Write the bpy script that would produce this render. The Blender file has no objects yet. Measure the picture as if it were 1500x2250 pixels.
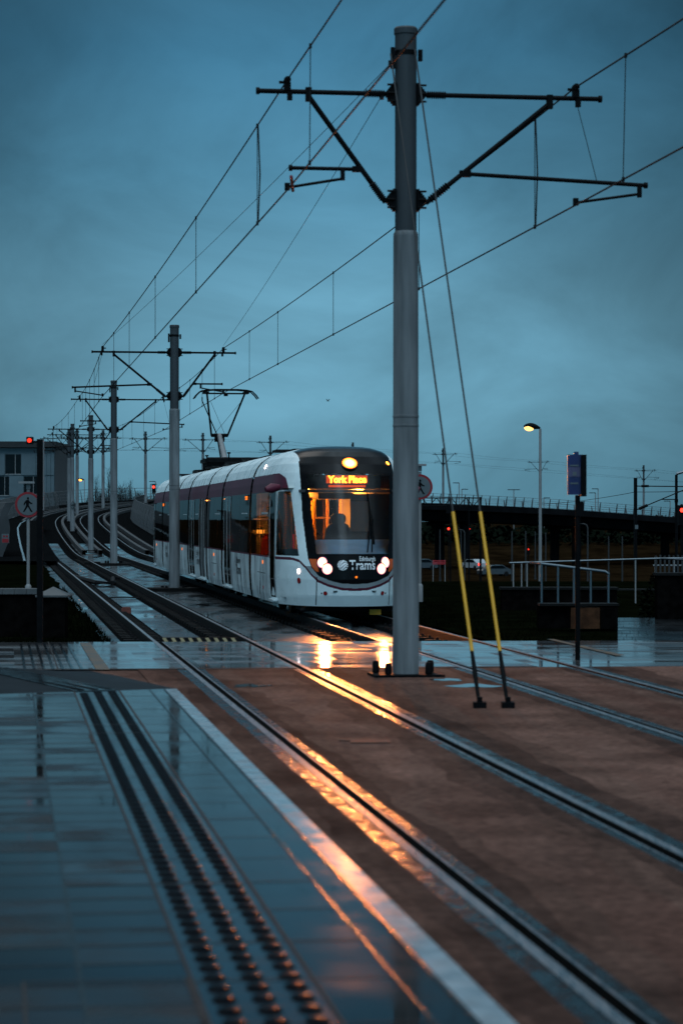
import bpy, bmesh, math, random
from mathutils import Vector, Matrix
random.seed(7)
sc = bpy.context.scene
COL = sc.collection

# ------------------------------------------------------------------ camera, sky, sun, exposure
F = 5312.0            # focal length in photo pixels (85 mm on a 24x36 frame)
HC = 1.92             # eye height above the rails
HY = 1138.0           # horizon row
cam_d = bpy.data.cameras.new("camera")
cam = bpy.data.objects.new("camera", cam_d); COL.objects.link(cam)
cam.location = (0, 0, HC)
cam.rotation_euler = (math.radians(90) + math.atan((HY - 1125) / F), 0, 0)
cam_d.sensor_fit = 'VERTICAL'; cam_d.sensor_height = 36.0; cam_d.sensor_width = 24.0
cam_d.lens = 36.0 * F / 2250.0
cam_d.clip_start = 0.1; cam_d.clip_end = 5000
cam_d.dof.use_dof = True; cam_d.dof.focus_distance = 78.0; cam_d.dof.aperture_fstop = 2.8
cam_d.dof.aperture_blades = 9
sc.camera = cam

world = bpy.data.worlds.new("World"); sc.world = world
world.use_nodes = True
nt = world.node_tree; nt.nodes.clear()
def wn(t, **kw):
    n = nt.nodes.new(t)
    for k, v in kw.items(): setattr(n, k, v)
    return n
SUN_EL, SUN_AZ = math.radians(4), math.radians(200)
out = wn('ShaderNodeOutputWorld'); bg = wn('ShaderNodeBackground')
sky = wn('ShaderNodeTexSky', sky_type='NISHITA', sun_disc=False)
sky.sun_elevation = SUN_EL; sky.sun_rotation = SUN_AZ
tc = wn('ShaderNodeTexCoord'); sep = wn('ShaderNodeSeparateXYZ')
nt.links.new(tc.outputs['Generated'], sep.inputs[0])
ramp = wn('ShaderNodeValToRGB'); cr = ramp.color_ramp
stops = [(0.0, (.122, .320, .440)), (.045, (.155, .385, .530)), (.09, (.135, .345, .485)), (.14, (.082, .255, .390)), (.19, (.048, .180, .300)),
         (.28, (.024, .075, .125)), (.48, (.14, .21, .27)), (.75, (.86, 1.16, 1.36)), (1.0, (1.25, 1.58, 1.80))]
while len(cr.elements) < len(stops): cr.elements.new(0.5)
for e, (p, c) in zip(cr.elements, stops): e.position = p; e.color = (*c, 1)
nt.links.new(sep.outputs['Z'], ramp.inputs[0])
mp = wn('ShaderNodeMapping'); mp.inputs['Scale'].default_value = (5.0, 4.0, 8.0); mp.inputs['Location'].default_value = (1.7, .4, 2.1)
mp.inputs['Rotation'].default_value = (0, .5, 0)
nt.links.new(tc.outputs['Generated'], mp.inputs[0])
cl = wn('ShaderNodeTexNoise'); cl.inputs['Scale'].default_value = 1.6; cl.inputs['Detail'].default_value = 7; cl.inputs['Roughness'].default_value = .56
cl.inputs['Distortion'].default_value = .6
nt.links.new(mp.outputs[0], cl.inputs['Vector'])
mr = wn('ShaderNodeMapRange'); mr.inputs[1].default_value = .32; mr.inputs[2].default_value = .68; mr.inputs[3].default_value = .70; mr.inputs[4].default_value = 1.18
nt.links.new(cl.outputs['Fac'], mr.inputs[0])
mul = wn('ShaderNodeMix', data_type='RGBA', blend_type='MULTIPLY'); mul.inputs['Factor'].default_value = 1
# the cloud deck is thinner, brighter, straight down the line than to either side
ax = wn('ShaderNodeMath', operation='SUBTRACT'); ax.inputs[1].default_value = -.004; nt.links.new(sep.outputs['X'], ax.inputs[0])
ab = wn('ShaderNodeMath', operation='ABSOLUTE'); nt.links.new(ax.outputs[0], ab.inputs[0])
am = wn('ShaderNodeMapRange'); am.interpolation_type = 'SMOOTHSTEP'; am.inputs[1].default_value = .0; am.inputs[2].default_value = .19; am.inputs[3].default_value = 1.10; am.inputs[4].default_value = .50
nt.links.new(ab.outputs[0], am.inputs[0])
m0 = wn('ShaderNodeMath', operation='MULTIPLY'); nt.links.new(am.outputs[0], m0.inputs[0]); nt.links.new(mr.outputs[0], m0.inputs[1])
# the west, behind the camera, still holds the last daylight
bk = wn('ShaderNodeMapRange'); bk.interpolation_type = 'SMOOTHSTEP'; bk.inputs[1].default_value = .25; bk.inputs[2].default_value = -.75; bk.inputs[3].default_value = 1.0; bk.inputs[4].default_value = 4.0
nt.links.new(sep.outputs['Y'], bk.inputs[0])
mm = wn('ShaderNodeMath', operation='MULTIPLY'); nt.links.new(m0.outputs[0], mm.inputs[0]); nt.links.new(bk.outputs[0], mm.inputs[1])
nt.links.new(ramp.outputs[0], mul.inputs[6]); nt.links.new(mm.outputs[0], mul.inputs[7])
skm = wn('ShaderNodeMix', data_type='RGBA', blend_type='MULTIPLY'); skm.inputs['Factor'].default_value = 1
skm.inputs[7].default_value = (.0012, .0020, .0024, 1)
nt.links.new(sky.outputs[0], skm.inputs[6])
add = wn('ShaderNodeMix', data_type='RGBA', blend_type='ADD'); add.inputs['Factor'].default_value = 1
nt.links.new(mul.outputs[2], add.inputs[6]); nt.links.new(skm.outputs[2], add.inputs[7])
nt.links.new(add.outputs[2], bg.inputs['Color']); bg.inputs['Strength'].default_value = 1.0
nt.links.new(bg.outputs[0], out.inputs[0])

sun_d = bpy.data.lights.new("sun", 'SUN'); sun_d.energy = .12; sun_d.angle = math.radians(25); sun_d.color = (1, .93, .86)
sun = bpy.data.objects.new("sun", sun_d); COL.objects.link(sun)
sun.rotation_euler = (math.radians(55), 0, math.radians(200))
vs = sc.view_settings
vs.view_transform = 'Standard'; vs.look = 'None'; vs.exposure = -0.12; vs.gamma = 1; vs.use_curve_mapping = False
cy = sc.cycles
cy.max_bounces = 6; cy.glossy_bounces = 4; cy.transparent_max_bounces = 12; cy.transmission_bounces = 4; cy.diffuse_bounces = 3
cy.sample_clamp_indirect = 4.0; cy.caustics_refractive = False
cy.use_denoising = True

# ------------------------------------------------------------------ helpers
def P(x, y, Y):
    """photo pixel at depth Y -> world point"""
    return Vector(((x - 750) * Y / F, Y, HC - (y - HY) * Y / F))
def lerp(a, b, t): return a + (b - a) * t
def interp(x, pts):
    if x <= pts[0][0]: return pts[0][1]
    for (x0, y0), (x1, y1) in zip(pts, pts[1:]):
        if x <= x1: return y0 + (y1 - y0) * (x - x0) / (x1 - x0)
    return pts[-1][1]

class MB:
    def __init__(s): s.v = []; s.f = []; s.m = []
    def add(s, vs, fs, mi=0):
        b = len(s.v); s.v += [tuple(p) for p in vs]
        for f in fs: s.f.append(tuple(b + i for i in f)); s.m.append(mi)
        return s
    def quad(s, a, b, c, d, mi=0): return s.add([a, b, c, d], [(0, 1, 2, 3)], mi)
    def box(s, c, size, mi=0, rz=0, M=None):
        hx, hy, hz = size[0] / 2, size[1] / 2, size[2] / 2
        R = M or Matrix.Rotation(rz, 3, 'Z'); c = Vector(c)
        vs = [c + R @ Vector((sx * hx, sy * hy, sz * hz)) for sz in (-1, 1) for sx, sy in ((-1, -1), (1, -1), (1, 1), (-1, 1))]
        return s.add(vs, [(0, 3, 2, 1), (4, 5, 6, 7), (0, 1, 5, 4), (1, 2, 6, 5), (2, 3, 7, 6), (3, 0, 4, 7)], mi)
    def tube(s, pts, r, n=8, mi=0, caps=True):
        pts = [Vector(p) for p in pts]; rs = r if isinstance(r, (list, tuple)) else [r] * len(pts)
        rings = []; prev = None
        for i, p in enumerate(pts):
            t = (pts[min(i + 1, len(pts) - 1)] - pts[max(i - 1, 0)])
            t = t.normalized() if t.length > 1e-9 else Vector((0, 0, 1))
            a = Vector((0, 0, 1)) if abs(t.z) < .9 else Vector((1, 0, 0))
            if prev is not None and (prev - t * prev.dot(t)).length > 1e-4: x = (prev - t * prev.dot(t)).normalized()
            else: x = a.cross(t).normalized()
            prev = x; y = t.cross(x)
            rings.append([p + (x * math.cos(2 * math.pi * k / n) + y * math.sin(2 * math.pi * k / n)) * rs[i] for k in range(n)])
        vs = [q for r_ in rings for q in r_]; fs = []
        for i in range(len(pts) - 1):
            for k in range(n):
                k2 = (k + 1) % n
                fs.append((i * n + k, i * n + k2, (i + 1) * n + k2, (i + 1) * n + k))
        if caps:
            fs.append(tuple(range(n - 1, -1, -1))); fs.append(tuple((len(pts) - 1) * n + k for k in range(n)))
        return s.add(vs, fs, mi)
    def lathe(s, c, prof, n=20, mi=0):
        c = Vector(c)
        return s.tube([c + Vector((0, 0, z)) for _, z in prof], [max(r, 1e-4) for r, _ in prof], n, mi)
    def prism(s, poly, z0, z1, mi=0):
        n = len(poly)
        vs = [(x, y, z0) for x, y in poly] + [(x, y, z1) for x, y in poly]
        return s.add(vs, [tuple(range(n - 1, -1, -1)), tuple(range(n, 2 * n))] + [(i, (i + 1) % n, n + (i + 1) % n, n + i) for i in range(n)], mi)
    def plate(s, poly, M, th, mi=0):
        """outline in a local XY plane, thickness along local Z"""
        n = len(poly)
        vs = [M @ Vector((x, y, 0)) for x, y in poly] + [M @ Vector((x, y, th)) for x, y in poly]
        return s.add(vs, [tuple(range(n - 1, -1, -1)), tuple(range(n, 2 * n))] + [(i, (i + 1) % n, n + (i + 1) % n, n + i) for i in range(n)], mi)
    def grid(s, rows, mi=0):
        n = len(rows[0]); vs = [p for r in rows for p in r]
        fs = [(i * n + k, i * n + k + 1, (i + 1) * n + k + 1, (i + 1) * n + k) for i in range(len(rows) - 1) for k in range(n - 1)]
        return s.add(vs, fs, mi)
    def disc(s, c, nrm, r, n=20, th=.01, mi=0):
        c = Vector(c); nrm = Vector(nrm).normalized()
        return s.tube([c, c + nrm * th], r, n, mi)
    def mesh(s, name, mats):
        me = bpy.data.meshes.new(name); me.from_pydata(s.v, [], s.f)
        for m in (mats if isinstance(mats, (list, tuple)) else [mats]): me.materials.append(m)
        if any(s.m): me.polygons.foreach_set('material_index', s.m)
        me.update(); return me
    def build(s, name, mats, parent=None, smooth=False, loc=None):
        me = s.mesh(name, mats)
        if smooth: shade(me, smooth)
        o = bpy.data.objects.new(name, me); COL.objects.link(o)
        if parent is not None: o.parent = parent
        if loc is not None: o.location = loc
        return o
def shade(me, angle=40):
    if angle is True: angle = 40
    me.polygons.foreach_set('use_smooth', [True] * len(me.polygons))
    try: me.set_sharp_from_angle(angle=math.radians(angle))
    except Exception: pass

def tag(o, label=None, cat=None, group=None, kind=None):
    if label: o['label'] = label
    if cat: o['category'] = cat
    if group: o['group'] = group
    if kind: o['kind'] = kind
    return o
def thing(name, label, cat, loc=(0, 0, 0), rz=0, group=None):
    o = bpy.data.objects.new(name, None); COL.objects.link(o)
    o.location = loc; o.rotation_euler = (0, 0, rz); o.empty_display_size = .2
    return tag(o, label, cat, group)
def dup(o, parent=None):
    c = o.copy(); COL.objects.link(c)
    if parent is not None: c.parent = parent
    for ch in list(o.children): dup(ch, c)
    return c

# ------------------------------------------------------------------ materials
MATS = {}
def mat(name, base, rough=.5, metal=0.0, spec=.5, var=.12, vscale=3.0, bump=0.0, bscale=30.0, rough_var=0.0, stretch=(1, 1, 1),
        base2=None, rscale=None, detail=4, bdist=.02, coat=0.0, gen=False, clamp=(.35, .65)):
    m = bpy.data.materials.new(name); m.use_nodes = True
    n = m.node_tree; L = n.links; b = n.nodes['Principled BSDF']
    tcn = n.nodes.new('ShaderNodeTexCoord'); mpn = n.nodes.new('ShaderNodeMapping'); mpn.inputs['Scale'].default_value = stretch
    L.new(tcn.outputs['Object'], mpn.inputs[0])
    no = n.nodes.new('ShaderNodeTexNoise'); no.inputs['Scale'].default_value = vscale; no.inputs['Detail'].default_value = detail
    L.new(mpn.outputs[0], no.inputs['Vector'])
    rp = n.nodes.new('ShaderNodeValToRGB')
    c1 = tuple(max(0, x * (1 - var)) for x in base); c2 = base2 or tuple(min(1, x * (1 + var)) for x in base)
    rp.color_ramp.elements[0].position = clamp[0]; rp.color_ramp.elements[0].color = (*c1, 1)
    rp.color_ramp.elements[1].position = clamp[1]; rp.color_ramp.elements[1].color = (*c2, 1)
    L.new(no.outputs['Fac'], rp.inputs[0]); L.new(rp.outputs[0], b.inputs['Base Color'])
    b.inputs['Roughness'].default_value = rough; b.inputs['Metallic'].default_value = metal
    b.inputs['Specular IOR Level'].default_value = spec; b.inputs['Coat Weight'].default_value = coat
    if rough_var:
        n2 = n.nodes.new('ShaderNodeTexNoise'); n2.inputs['Scale'].default_value = rscale or vscale * 2; n2.inputs['Detail'].default_value = 3
        L.new(mpn.outputs[0], n2.inputs['Vector'])
        r2 = n.nodes.new('ShaderNodeMapRange'); r2.inputs[1].default_value = .35; r2.inputs[2].default_value = .65
        r2.inputs[3].default_value = max(.01, rough - rough_var); r2.inputs[4].default_value = min(1, rough + rough_var)
        L.new(n2.outputs['Fac'], r2.inputs[0]); L.new(r2.outputs[0], b.inputs['Roughness'])
    if bump:
        n3 = n.nodes.new('ShaderNodeTexNoise'); n3.inputs['Scale'].default_value = bscale; n3.inputs['Detail'].default_value = 3
        L.new(mpn.outputs[0], n3.inputs['Vector'])
        bp = n.nodes.new('ShaderNodeBump'); bp.inputs['Strength'].default_value = bump; bp.inputs['Distance'].default_value = bdist
        L.new(n3.outputs['Fac'], bp.inputs['Height']); L.new(bp.outputs[0], b.inputs['Normal'])
    MATS[name] = m
    return m
def emit(name, col, strength):
    m = bpy.data.materials.new(name); m.use_nodes = True
    n = m.node_tree; n.nodes.clear()
    o = n.nodes.new('ShaderNodeOutputMaterial'); e = n.nodes.new('ShaderNodeEmission')
    e.inputs[0].default_value = (*col, 1); e.inputs[1].default_value = strength
    n.links.new(e.outputs[0], o.inputs[0]); return m
def emit_lens(name, core, cs, rim, rs):
    """lamp lens: hot bulb in the middle, bloom painted as a soft halo towards the rim"""
    m = bpy.data.materials.new(name); m.use_nodes = True
    n = m.node_tree; n.nodes.clear(); L = n.links
    o = n.nodes.new('ShaderNodeOutputMaterial'); e = n.nodes.new('ShaderNodeEmission'); tcn = n.nodes.new('ShaderNodeTexCoord')
    sp = n.nodes.new('ShaderNodeSeparateXYZ'); L.new(tcn.outputs['Generated'], sp.inputs[0])
    cb = n.nodes.new('ShaderNodeCombineXYZ'); L.new(sp.outputs['X'], cb.inputs[0]); L.new(sp.outputs['Z'], cb.inputs[1])
    vd = n.nodes.new('ShaderNodeVectorMath'); vd.operation = 'DISTANCE'; vd.inputs[1].default_value = (.5, .5, 0); L.new(cb.outputs[0], vd.inputs[0])
    rp = n.nodes.new('ShaderNodeMapRange'); rp.interpolation_type = 'SMOOTHSTEP'; rp.inputs[1].default_value = .18; rp.inputs[2].default_value = .50; rp.inputs[3].default_value = 0; rp.inputs[4].default_value = 1
    L.new(vd.outputs['Value'], rp.inputs[0])
    pw = n.nodes.new('ShaderNodeMath'); pw.operation = 'POWER'; pw.inputs[1].default_value = .45; L.new(rp.outputs[0], pw.inputs[0])
    mx = n.nodes.new('ShaderNodeMix'); mx.data_type = 'RGBA'; L.new(pw.outputs[0], mx.inputs['Factor'])
    mx.inputs[6].default_value = tuple(c * cs for c in core) + (1,); mx.inputs[7].default_value = tuple(c * rs for c in rim) + (1,)
    L.new(mx.outputs[2], e.inputs[0]); e.inputs[1].default_value = 1.0
    L.new(e.outputs[0], o.inputs[0]); return m
def glass(name, tint, refl=1.0, rough=.02, tr=1.0):
    """tinted pane: transparent, with a Fresnel mirror coat"""
    m = bpy.data.materials.new(name); m.use_nodes = True
    n = m.node_tree; n.nodes.clear(); L = n.links
    o = n.nodes.new('ShaderNodeOutputMaterial'); mx = n.nodes.new('ShaderNodeMixShader')
    t = n.nodes.new('ShaderNodeBsdfTransparent'); t.inputs[0].default_value = (*tint, 1)
    g = n.nodes.new('ShaderNodeBsdfGlossy'); g.inputs['Roughness'].default_value = rough; g.inputs[0].default_value = (refl, refl, refl, 1)
    fr = n.nodes.new('ShaderNodeFresnel'); fr.inputs['IOR'].default_value = 1.5
    nz = n.nodes.new('ShaderNodeTexNoise'); nz.inputs['Scale'].default_value = 1.2
    tcn = n.nodes.new('ShaderNodeTexCoord'); L.new(tcn.outputs['Object'], nz.inputs['Vector'])
    bp = n.nodes.new('ShaderNodeBump'); bp.inputs['Strength'].default_value = .05; bp.inputs['Distance'].default_value = .02
    L.new(nz.outputs['Fac'], bp.inputs['Height']); L.new(bp.outputs[0], g.inputs['Normal'])
    L.new(fr.outputs[0], mx.inputs[0]); L.new(t.outputs[0], mx.inputs[1]); L.new(g.outputs[0], mx.inputs[2])
    L.new(mx.outputs[0], o.inputs[0]); return m

M_GALVDK = mat('dull_steel', (.030, .032, .034), .6, 0, .2, .15, 2.0)
M_GALV = mat('galvanised_steel', (.20, .205, .21), .5, 0, .35, .10, 2.0, rough_var=.1, stretch=(1, 1, .25))
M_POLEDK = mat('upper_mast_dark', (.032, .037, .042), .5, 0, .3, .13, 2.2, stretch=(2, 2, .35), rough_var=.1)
M_POLE = mat('painted_mast_grey', (.112, .122, .13), .5, 0, .25, .28, 3.0, stretch=(3, 3, .3), rough_var=.12)
M_BLACK = mat('black_fittings', (.003, .0033, .004), .55, 0, .06, .3, 8)
M_CABLE = mat('wire_dark', (.008, .008, .009), .55, 0, .2, .2, 5)
M_WHITE = mat('tram_white_paint', (.74, .85, .87), .30, 0, .5, .05, 1.2, rough_var=.08)
M_WHITEDIRT = mat('tram_white_dirty', (.26, .29, .31), .35, 0, .5, .0, 2.0, base2=(.70, .81, .83), stretch=(1, 1.5, .45), clamp=(.36, .62), rough_var=.1, detail=6)
M_MAROON = mat('tram_maroon', (.095, .014, .030), .42, 0, .22, .15, 2.0)
M_SILVER = mat('tram_silver', (.34, .38, .40), .3, .3, .5, .05, 2.0)
M_MASK = mat('tram_black_gloss', (.005, .005, .006), .2, 0, .12, .2, 4)
M_RUBBER = mat('rubber_black', (.005, .005, .006), .7, 0, .15, .2, 6)
M_ALU = mat('door_aluminium', (.62, .70, .72), .3, .1, .5, .06, 3)
M_DARKIN = mat('interior_dark', (.03, .03, .034), .6, 0, .3, .2, 3)
M_INWARM = mat('interior_cream', (.45, .36, .25), .6, 0, .3, .1, 3)
M_POLEY = mat('grab_pole_yellow', (.75, .36, .04), .35, 0, .5, .05, 4)
M_SEATRED = mat('seat_fabric_red', (.45, .02, .02), .8, 0, .2, .2, 12)
M_GLASS_FRONT = glass('windscreen_glass', (.78, .80, .82), refl=.5)
M_GLASS_SIDE = glass('side_glass', (.15, .155, .155), refl=.5)
M_LAMP_HEAD = emit_lens('headlamp_glow', (1.0, .20, .045), 70, (.75, .42, .85), .8)  # rim colour paints a soft bloom halo into the lens emission
M_LAMP_TOP = emit_lens('top_lamp_glow', (1.0, .095, .012), 150, (1.0, .45, .05), .7)
M_LAMP_SIDE = emit('side_lamp_glow', (1.0, .8, .8), 9)
M_AMBER = emit('amber_lamp', (1.0, .20, .015), 1.6)
M_LED = emit('display_led', (1.0, .34, .02), 7)
M_LEDB = emit('display_glow_reflection', (1.0, .09, .005), .9)
M_SALOON = emit('saloon_light', (1.0, .36, .05), 120)
M_REDLAMP = emit('red_lamp', (1.0, .035, .02), 5)
M_REDSOFT = emit('red_lamp_soft', (1.0, .04, .02), 2)
M_STREET = emit('street_lamp_glow', (1.0, .50, .14), 3.2)
M_STREETFAR = emit('far_lamp_glow', (1.0, .30, .03), 9)
M_LETTER = mat('white_lettering', (.72, .74, .76), .4, 0, .4, .03, 6)
M_LETTERD = mat('dark_lettering', (.05, .045, .05), .4, 0, .4, .03, 6)
M_ORANGE = mat('indicator_orange', (.65, .10, .015), .2, 0, .5, .1, 5)
M_REFLRED = mat('reflector_red', (.30, .012, .014), .2, 0, .5, .1, 5)
M_YELLOW = mat('yellow_guard', (.52, .255, .004), .5, 0, .4, .08, 5)
M_RAILTOP = mat('rail_steel_worn', (.30, .31, .33), .34, .9, .5, .15, 6, rough_var=.08, stretch=(4, .3, 1))
M_RAILSIDE = mat('rail_side_dark', (.006, .006, .006), .7, 0, .1, .3, 6)
M_STRIP = mat('wet_sealant', (.009, .009, .010), .26, 0, .10, .3, 8, bump=.7, bscale=38, rough_var=.18, rscale=9, stretch=(1, .6, 1), bdist=.010)
M_BROWN = mat('red_brown_asphalt', (.062, .0305, .0237), .8, 0, .02, .0, .55, base2=(.118, .065, .051), stretch=(1.3, .28, 1), rough_var=.08, rscale=3, bump=.25, bscale=90, detail=7, bdist=.006, clamp=(.3, .7))
def speckle(m, scale=140, lo=.45, hi=1.6, scale2=1.1, lo2=.62, hi2=1.35):
    n = m.node_tree; L = n.links; b = n.nodes['Principled BSDF']; src = b.inputs['Base Color'].links[0].from_socket
    tcn = n.nodes.new('ShaderNodeTexCoord')
    for sc_, l_, h_ in ((scale, lo, hi), (13, .6, 1.4), (scale2, lo2, hi2)):
        no = n.nodes.new('ShaderNodeTexNoise'); no.inputs['Scale'].default_value = sc_; no.inputs['Detail'].default_value = 4; L.new(tcn.outputs['Object'], no.inputs['Vector'])
        mr_ = n.nodes.new('ShaderNodeMapRange'); mr_.inputs[1].default_value = .3; mr_.inputs[2].default_value = .7; mr_.inputs[3].default_value = l_; mr_.inputs[4].default_value = h_
        L.new(no.outputs['Fac'], mr_.inputs[0])
        mx = n.nodes.new('ShaderNodeMix'); mx.data_type = 'RGBA'; mx.blend_type = 'MULTIPLY'; mx.inputs['Factor'].default_value = 1
        L.new(src, mx.inputs[6]); L.new(mr_.outputs[0], mx.inputs[7]); src = mx.outputs[2]
    L.new(src, b.inputs['Base Color'])
M_BROWNMID = mat('weathered_asphalt', (.046, .0235, .0185), .78, 0, .02, .0, .6, base2=(.098, .055, .043), stretch=(1.3, .3, 1), bump=.25, bscale=90, detail=7, bdist=.006, clamp=(.3, .7))
M_BROWNDK = mat('stained_asphalt', (.030, .0165, .0135), .75, 0, .02, .0, .8, base2=(.068, .038, .030), stretch=(1.3, .35, 1), bump=.25, bscale=90, detail=7, bdist=.006, clamp=(.3, .7))
speckle(M_BROWN); speckle(M_BROWNDK, lo2=.5, hi2=1.4); speckle(M_BROWNMID)
M_PLAT = mat('wet_platform_paving', (.0105, .0100, .0098), .085, 0, .045, .25, .9, bump=.018, bscale=4, rough_var=.05, rscale=1.8, bdist=.01)
M_PLATB = mat('damp_platform_paving', (.016, .017, .019), .20, 0, .05, .3, 1.2, bump=.022, bscale=9, rough_var=.11, rscale=2.5, bdist=.01)
M_PLATC = mat('worn_platform_paving', (.020, .020, .021), .26, 0, .06, .3, 1.6, bump=.020, bscale=14, rough_var=.13, rscale=3, bdist=.01)
M_TACT = mat('wet_tactile_paving', (.010, .0115, .014), .14, 0, .10, .15, 4, bump=.03, bscale=12, rough_var=.05, bdist=.01)
M_LOZ = mat('wet_lozenges', (.004, .005, .0065), .26, 0, .002, .3, 7)
M_RAMP = mat('dark_ramp_paving', (.007, .0075, .009), .4, 0, .02, .4, 2, bump=.1, bscale=9)
M_JOINT = mat('paving_joint', (.016, .016, .017), .6, 0, .2, .2, 6)
M_GLINT = mat('joint_wet', (.015, .015, .015), .22, 0, .10, .2, 6, bump=.9, bscale=16, bdist=.012)
M_EDGE = mat('pale_edge_stone', (.23, .26, .28), .18, 0, .36, .22, 7, bump=.05, bscale=22, rough_var=.08, rscale=5, bdist=.006)
M_CROSS = mat('wet_crossing_paving', (.045, .045, .048), .12, 0, .30, .0, .9, base2=(.13, .135, .14), bump=.04, bscale=4, rough_var=.10, rscale=.9, bdist=.01, stretch=(.5, 1.6, 1), detail=7)
M_CROSSB = mat('damp_crossing_paving', (.035, .034, .036), .20, 0, .4, .0, 1.1, base2=(.09, .088, .09), bump=.07, bscale=8, rough_var=.12, rscale=1.2, bdist=.01, stretch=(.5, 1.6, 1), detail=7)
M_CROSSC = mat('smooth_crossing_paving', (.05, .052, .056), .07, 0, .32, .25, .9, bump=.03, bscale=3, rough_var=.04, rscale=.9, bdist=.01, stretch=(.5, 1.6, 1))
M_SLAB = mat('wet_track_slab', (.018, .020, .022), .20, 0, .15, .0, .55, base2=(.060, .064, .068), bump=.10, bscale=7, rough_var=.18, rscale=.8, stretch=(1.6, .4, 1), bdist=.02, detail=8)
M_BALLAST = mat('dark_ballast', (.0045, .005, .0055), .95, 0, .0, .4, 9, bump=.5, bscale=25, bdist=.05)
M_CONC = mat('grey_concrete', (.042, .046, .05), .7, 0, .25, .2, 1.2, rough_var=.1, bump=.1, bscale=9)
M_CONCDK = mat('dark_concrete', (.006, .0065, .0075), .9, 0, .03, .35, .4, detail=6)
M_GRASS = mat('dark_grass', (.0020, .0028, .0012), .95, 0, .0, .5, 1.2, bump=.6, bscale=40, bdist=.05, detail=8)
M_DRYGRASS = mat('rough_dry_grass', (.010, .0058, .0028), .95, 0, .0, .5, .25, bump=.5, bscale=5, bdist=.3, detail=8)
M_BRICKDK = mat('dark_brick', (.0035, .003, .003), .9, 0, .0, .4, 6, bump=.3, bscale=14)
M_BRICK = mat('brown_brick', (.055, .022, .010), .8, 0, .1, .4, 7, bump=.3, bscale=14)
M_COPING = mat('coping_stone', (.06, .063, .066), .5, 0, .4, .2, 4, rough_var=.1)
M_HAND = mat('steel_handrail', (.11, .13, .145), .32, .8, .5, .1, 5)
M_BARK = mat('bare_twigs', (.020, .018, .018), .9, 0, .1, .3, 5)
M_LEAF = mat('dark_evergreen', (.004, .006, .004), .95, 0, .0, .4, 3)
M_PANEL = mat('pale_cladding', (.085, .12, .138), .5, 0, .4, .10, .5, detail=6)
M_TOWER = mat('dark_cladding', (.030, .033, .036), .7, 0, .3, .25, .4, stretch=(1, 1, .2))
M_WINDK = mat('dark_window', (.004, .007, .009), .2, 0, .08, .3, .6)
M_ROOFDK = mat('roof_felt', (.020, .022, .024), .7, 0, .3, .2, 1)
M_SIGNRED = mat('sign_red', (.22, .008, .012), .4, 0, .4, .1, 6)
M_SIGNWHITE = mat('sign_white', (.085, .10, .108), .4, 0, .4, .05, 6)
M_SIGNBLUE = mat('sign_blue', (.008, .016, .085), .4, 0, .4, .15, 4)
M_SIGNLILAC = mat('sign_lilac', (.07, .062, .13), .4, 0, .4, .1, 4)
M_CARWHITE = mat('car_white', (.34, .36, .38), .25, 0, .5, .05, 3)
M_CARDARK = mat('car_dark', (.05, .06, .07), .2, 0, .5, .1, 3)
M_MESHGREY = mat('mesh_grey', (.085, .088, .092), .5, .2, .4, .15, 3)
M_BRICKRED = mat('red_block', (.14, .045, .035), .7, 0, .3, .2, 9)
M_PAINTY = mat('worn_yellow_paint', (.17, .070, .008), .3, 0, .3, .0, 3.0, base2=(.05, .04, .03), bump=.06, bscale=8, detail=6)

# ------------------------------------------------------------------ track geometry
OX, OY = 1.8205, 9.238
DX, DY = -.1384, .9904
NX, NY = .9904, .1384
TRK2 = 3.50
def G(lat, t, z=0.0): return Vector((OX + DX * t + NX * lat, OY + DY * t + NY * lat, z))
def t_at(lat, Y): return (Y - OY - NY * lat) / DY
def y_cross_near(lat): return 30.75 + .10 * lat
def y_cross_far(lat): return 37.5 + .05 * lat
GH = .7175
PATH = [(1.2145 - .1397 * (y - 26.22), y, z) for y, z in ((-20, 0), (26, 0), (69, 0), (106, .0), (135, .10), (171.5, 1.05))] + \
       [(-22.9, 203, 1.75), (-25.2, 231, 2.3), (-25.3, 257, 2.95), (-23, 284, 3.65), (-17.7, 310, 4.1), (-9.75, 332, 4.15), (1.65, 351, 4.0),
        (15.5, 369, 3.7), (31.7, 386, 3.05), (50.2, 402, 1.9), (72, 420, .6), (96, 440, -1.0)]
def catmull(pts, step=2.0):
    pts = [Vector(p) for p in pts]; outp = []
    for i in range(len(pts) - 1):
        p0 = pts[max(i - 1, 0)]; p1 = pts[i]; p2 = pts[i + 1]; p3 = pts[min(i + 2, len(pts) - 1)]
        n = max(2, int((p2 - p1).length / step))
        for k in range(n):
            t = k / n
            outp.append(.5 * ((2 * p1) + (p2 - p0) * t + (2 * p0 - 5 * p1 + 4 * p2 - p3) * t * t + (3 * p1 - p0 - 3 * p2 + p3) * t ** 3))
    outp.append(pts[-1]); return outp
CURVE = catmull(PATH[1:])          # centre line between the tracks, from y = 26 on
FR = []
for i, p in enumerate(CURVE):
    d = CURVE[min(i + 1, len(CURVE) - 1)] - CURVE[max(i - 1, 0)]; d.z = 0; d.normalize()
    FR.append((p, Vector((d.y, -d.x, 0)), d))
def far(lat, z, i): p, n, d = FR[i]; return p + n * lat + Vector((0, 0, z))
def idx_y(y): return min(range(90), key=lambda i: abs(FR[i][0].y - y)) if y < 190 else min(range(len(FR)), key=lambda i: abs(FR[i][0].y - y))
FARI = [i for i, (p, n, d) in enumerate(FR) if p.y > 36.5]
def path_mid(lat): return lat - 1.75          # lateral from track 1 to lateral from the centre line

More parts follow.
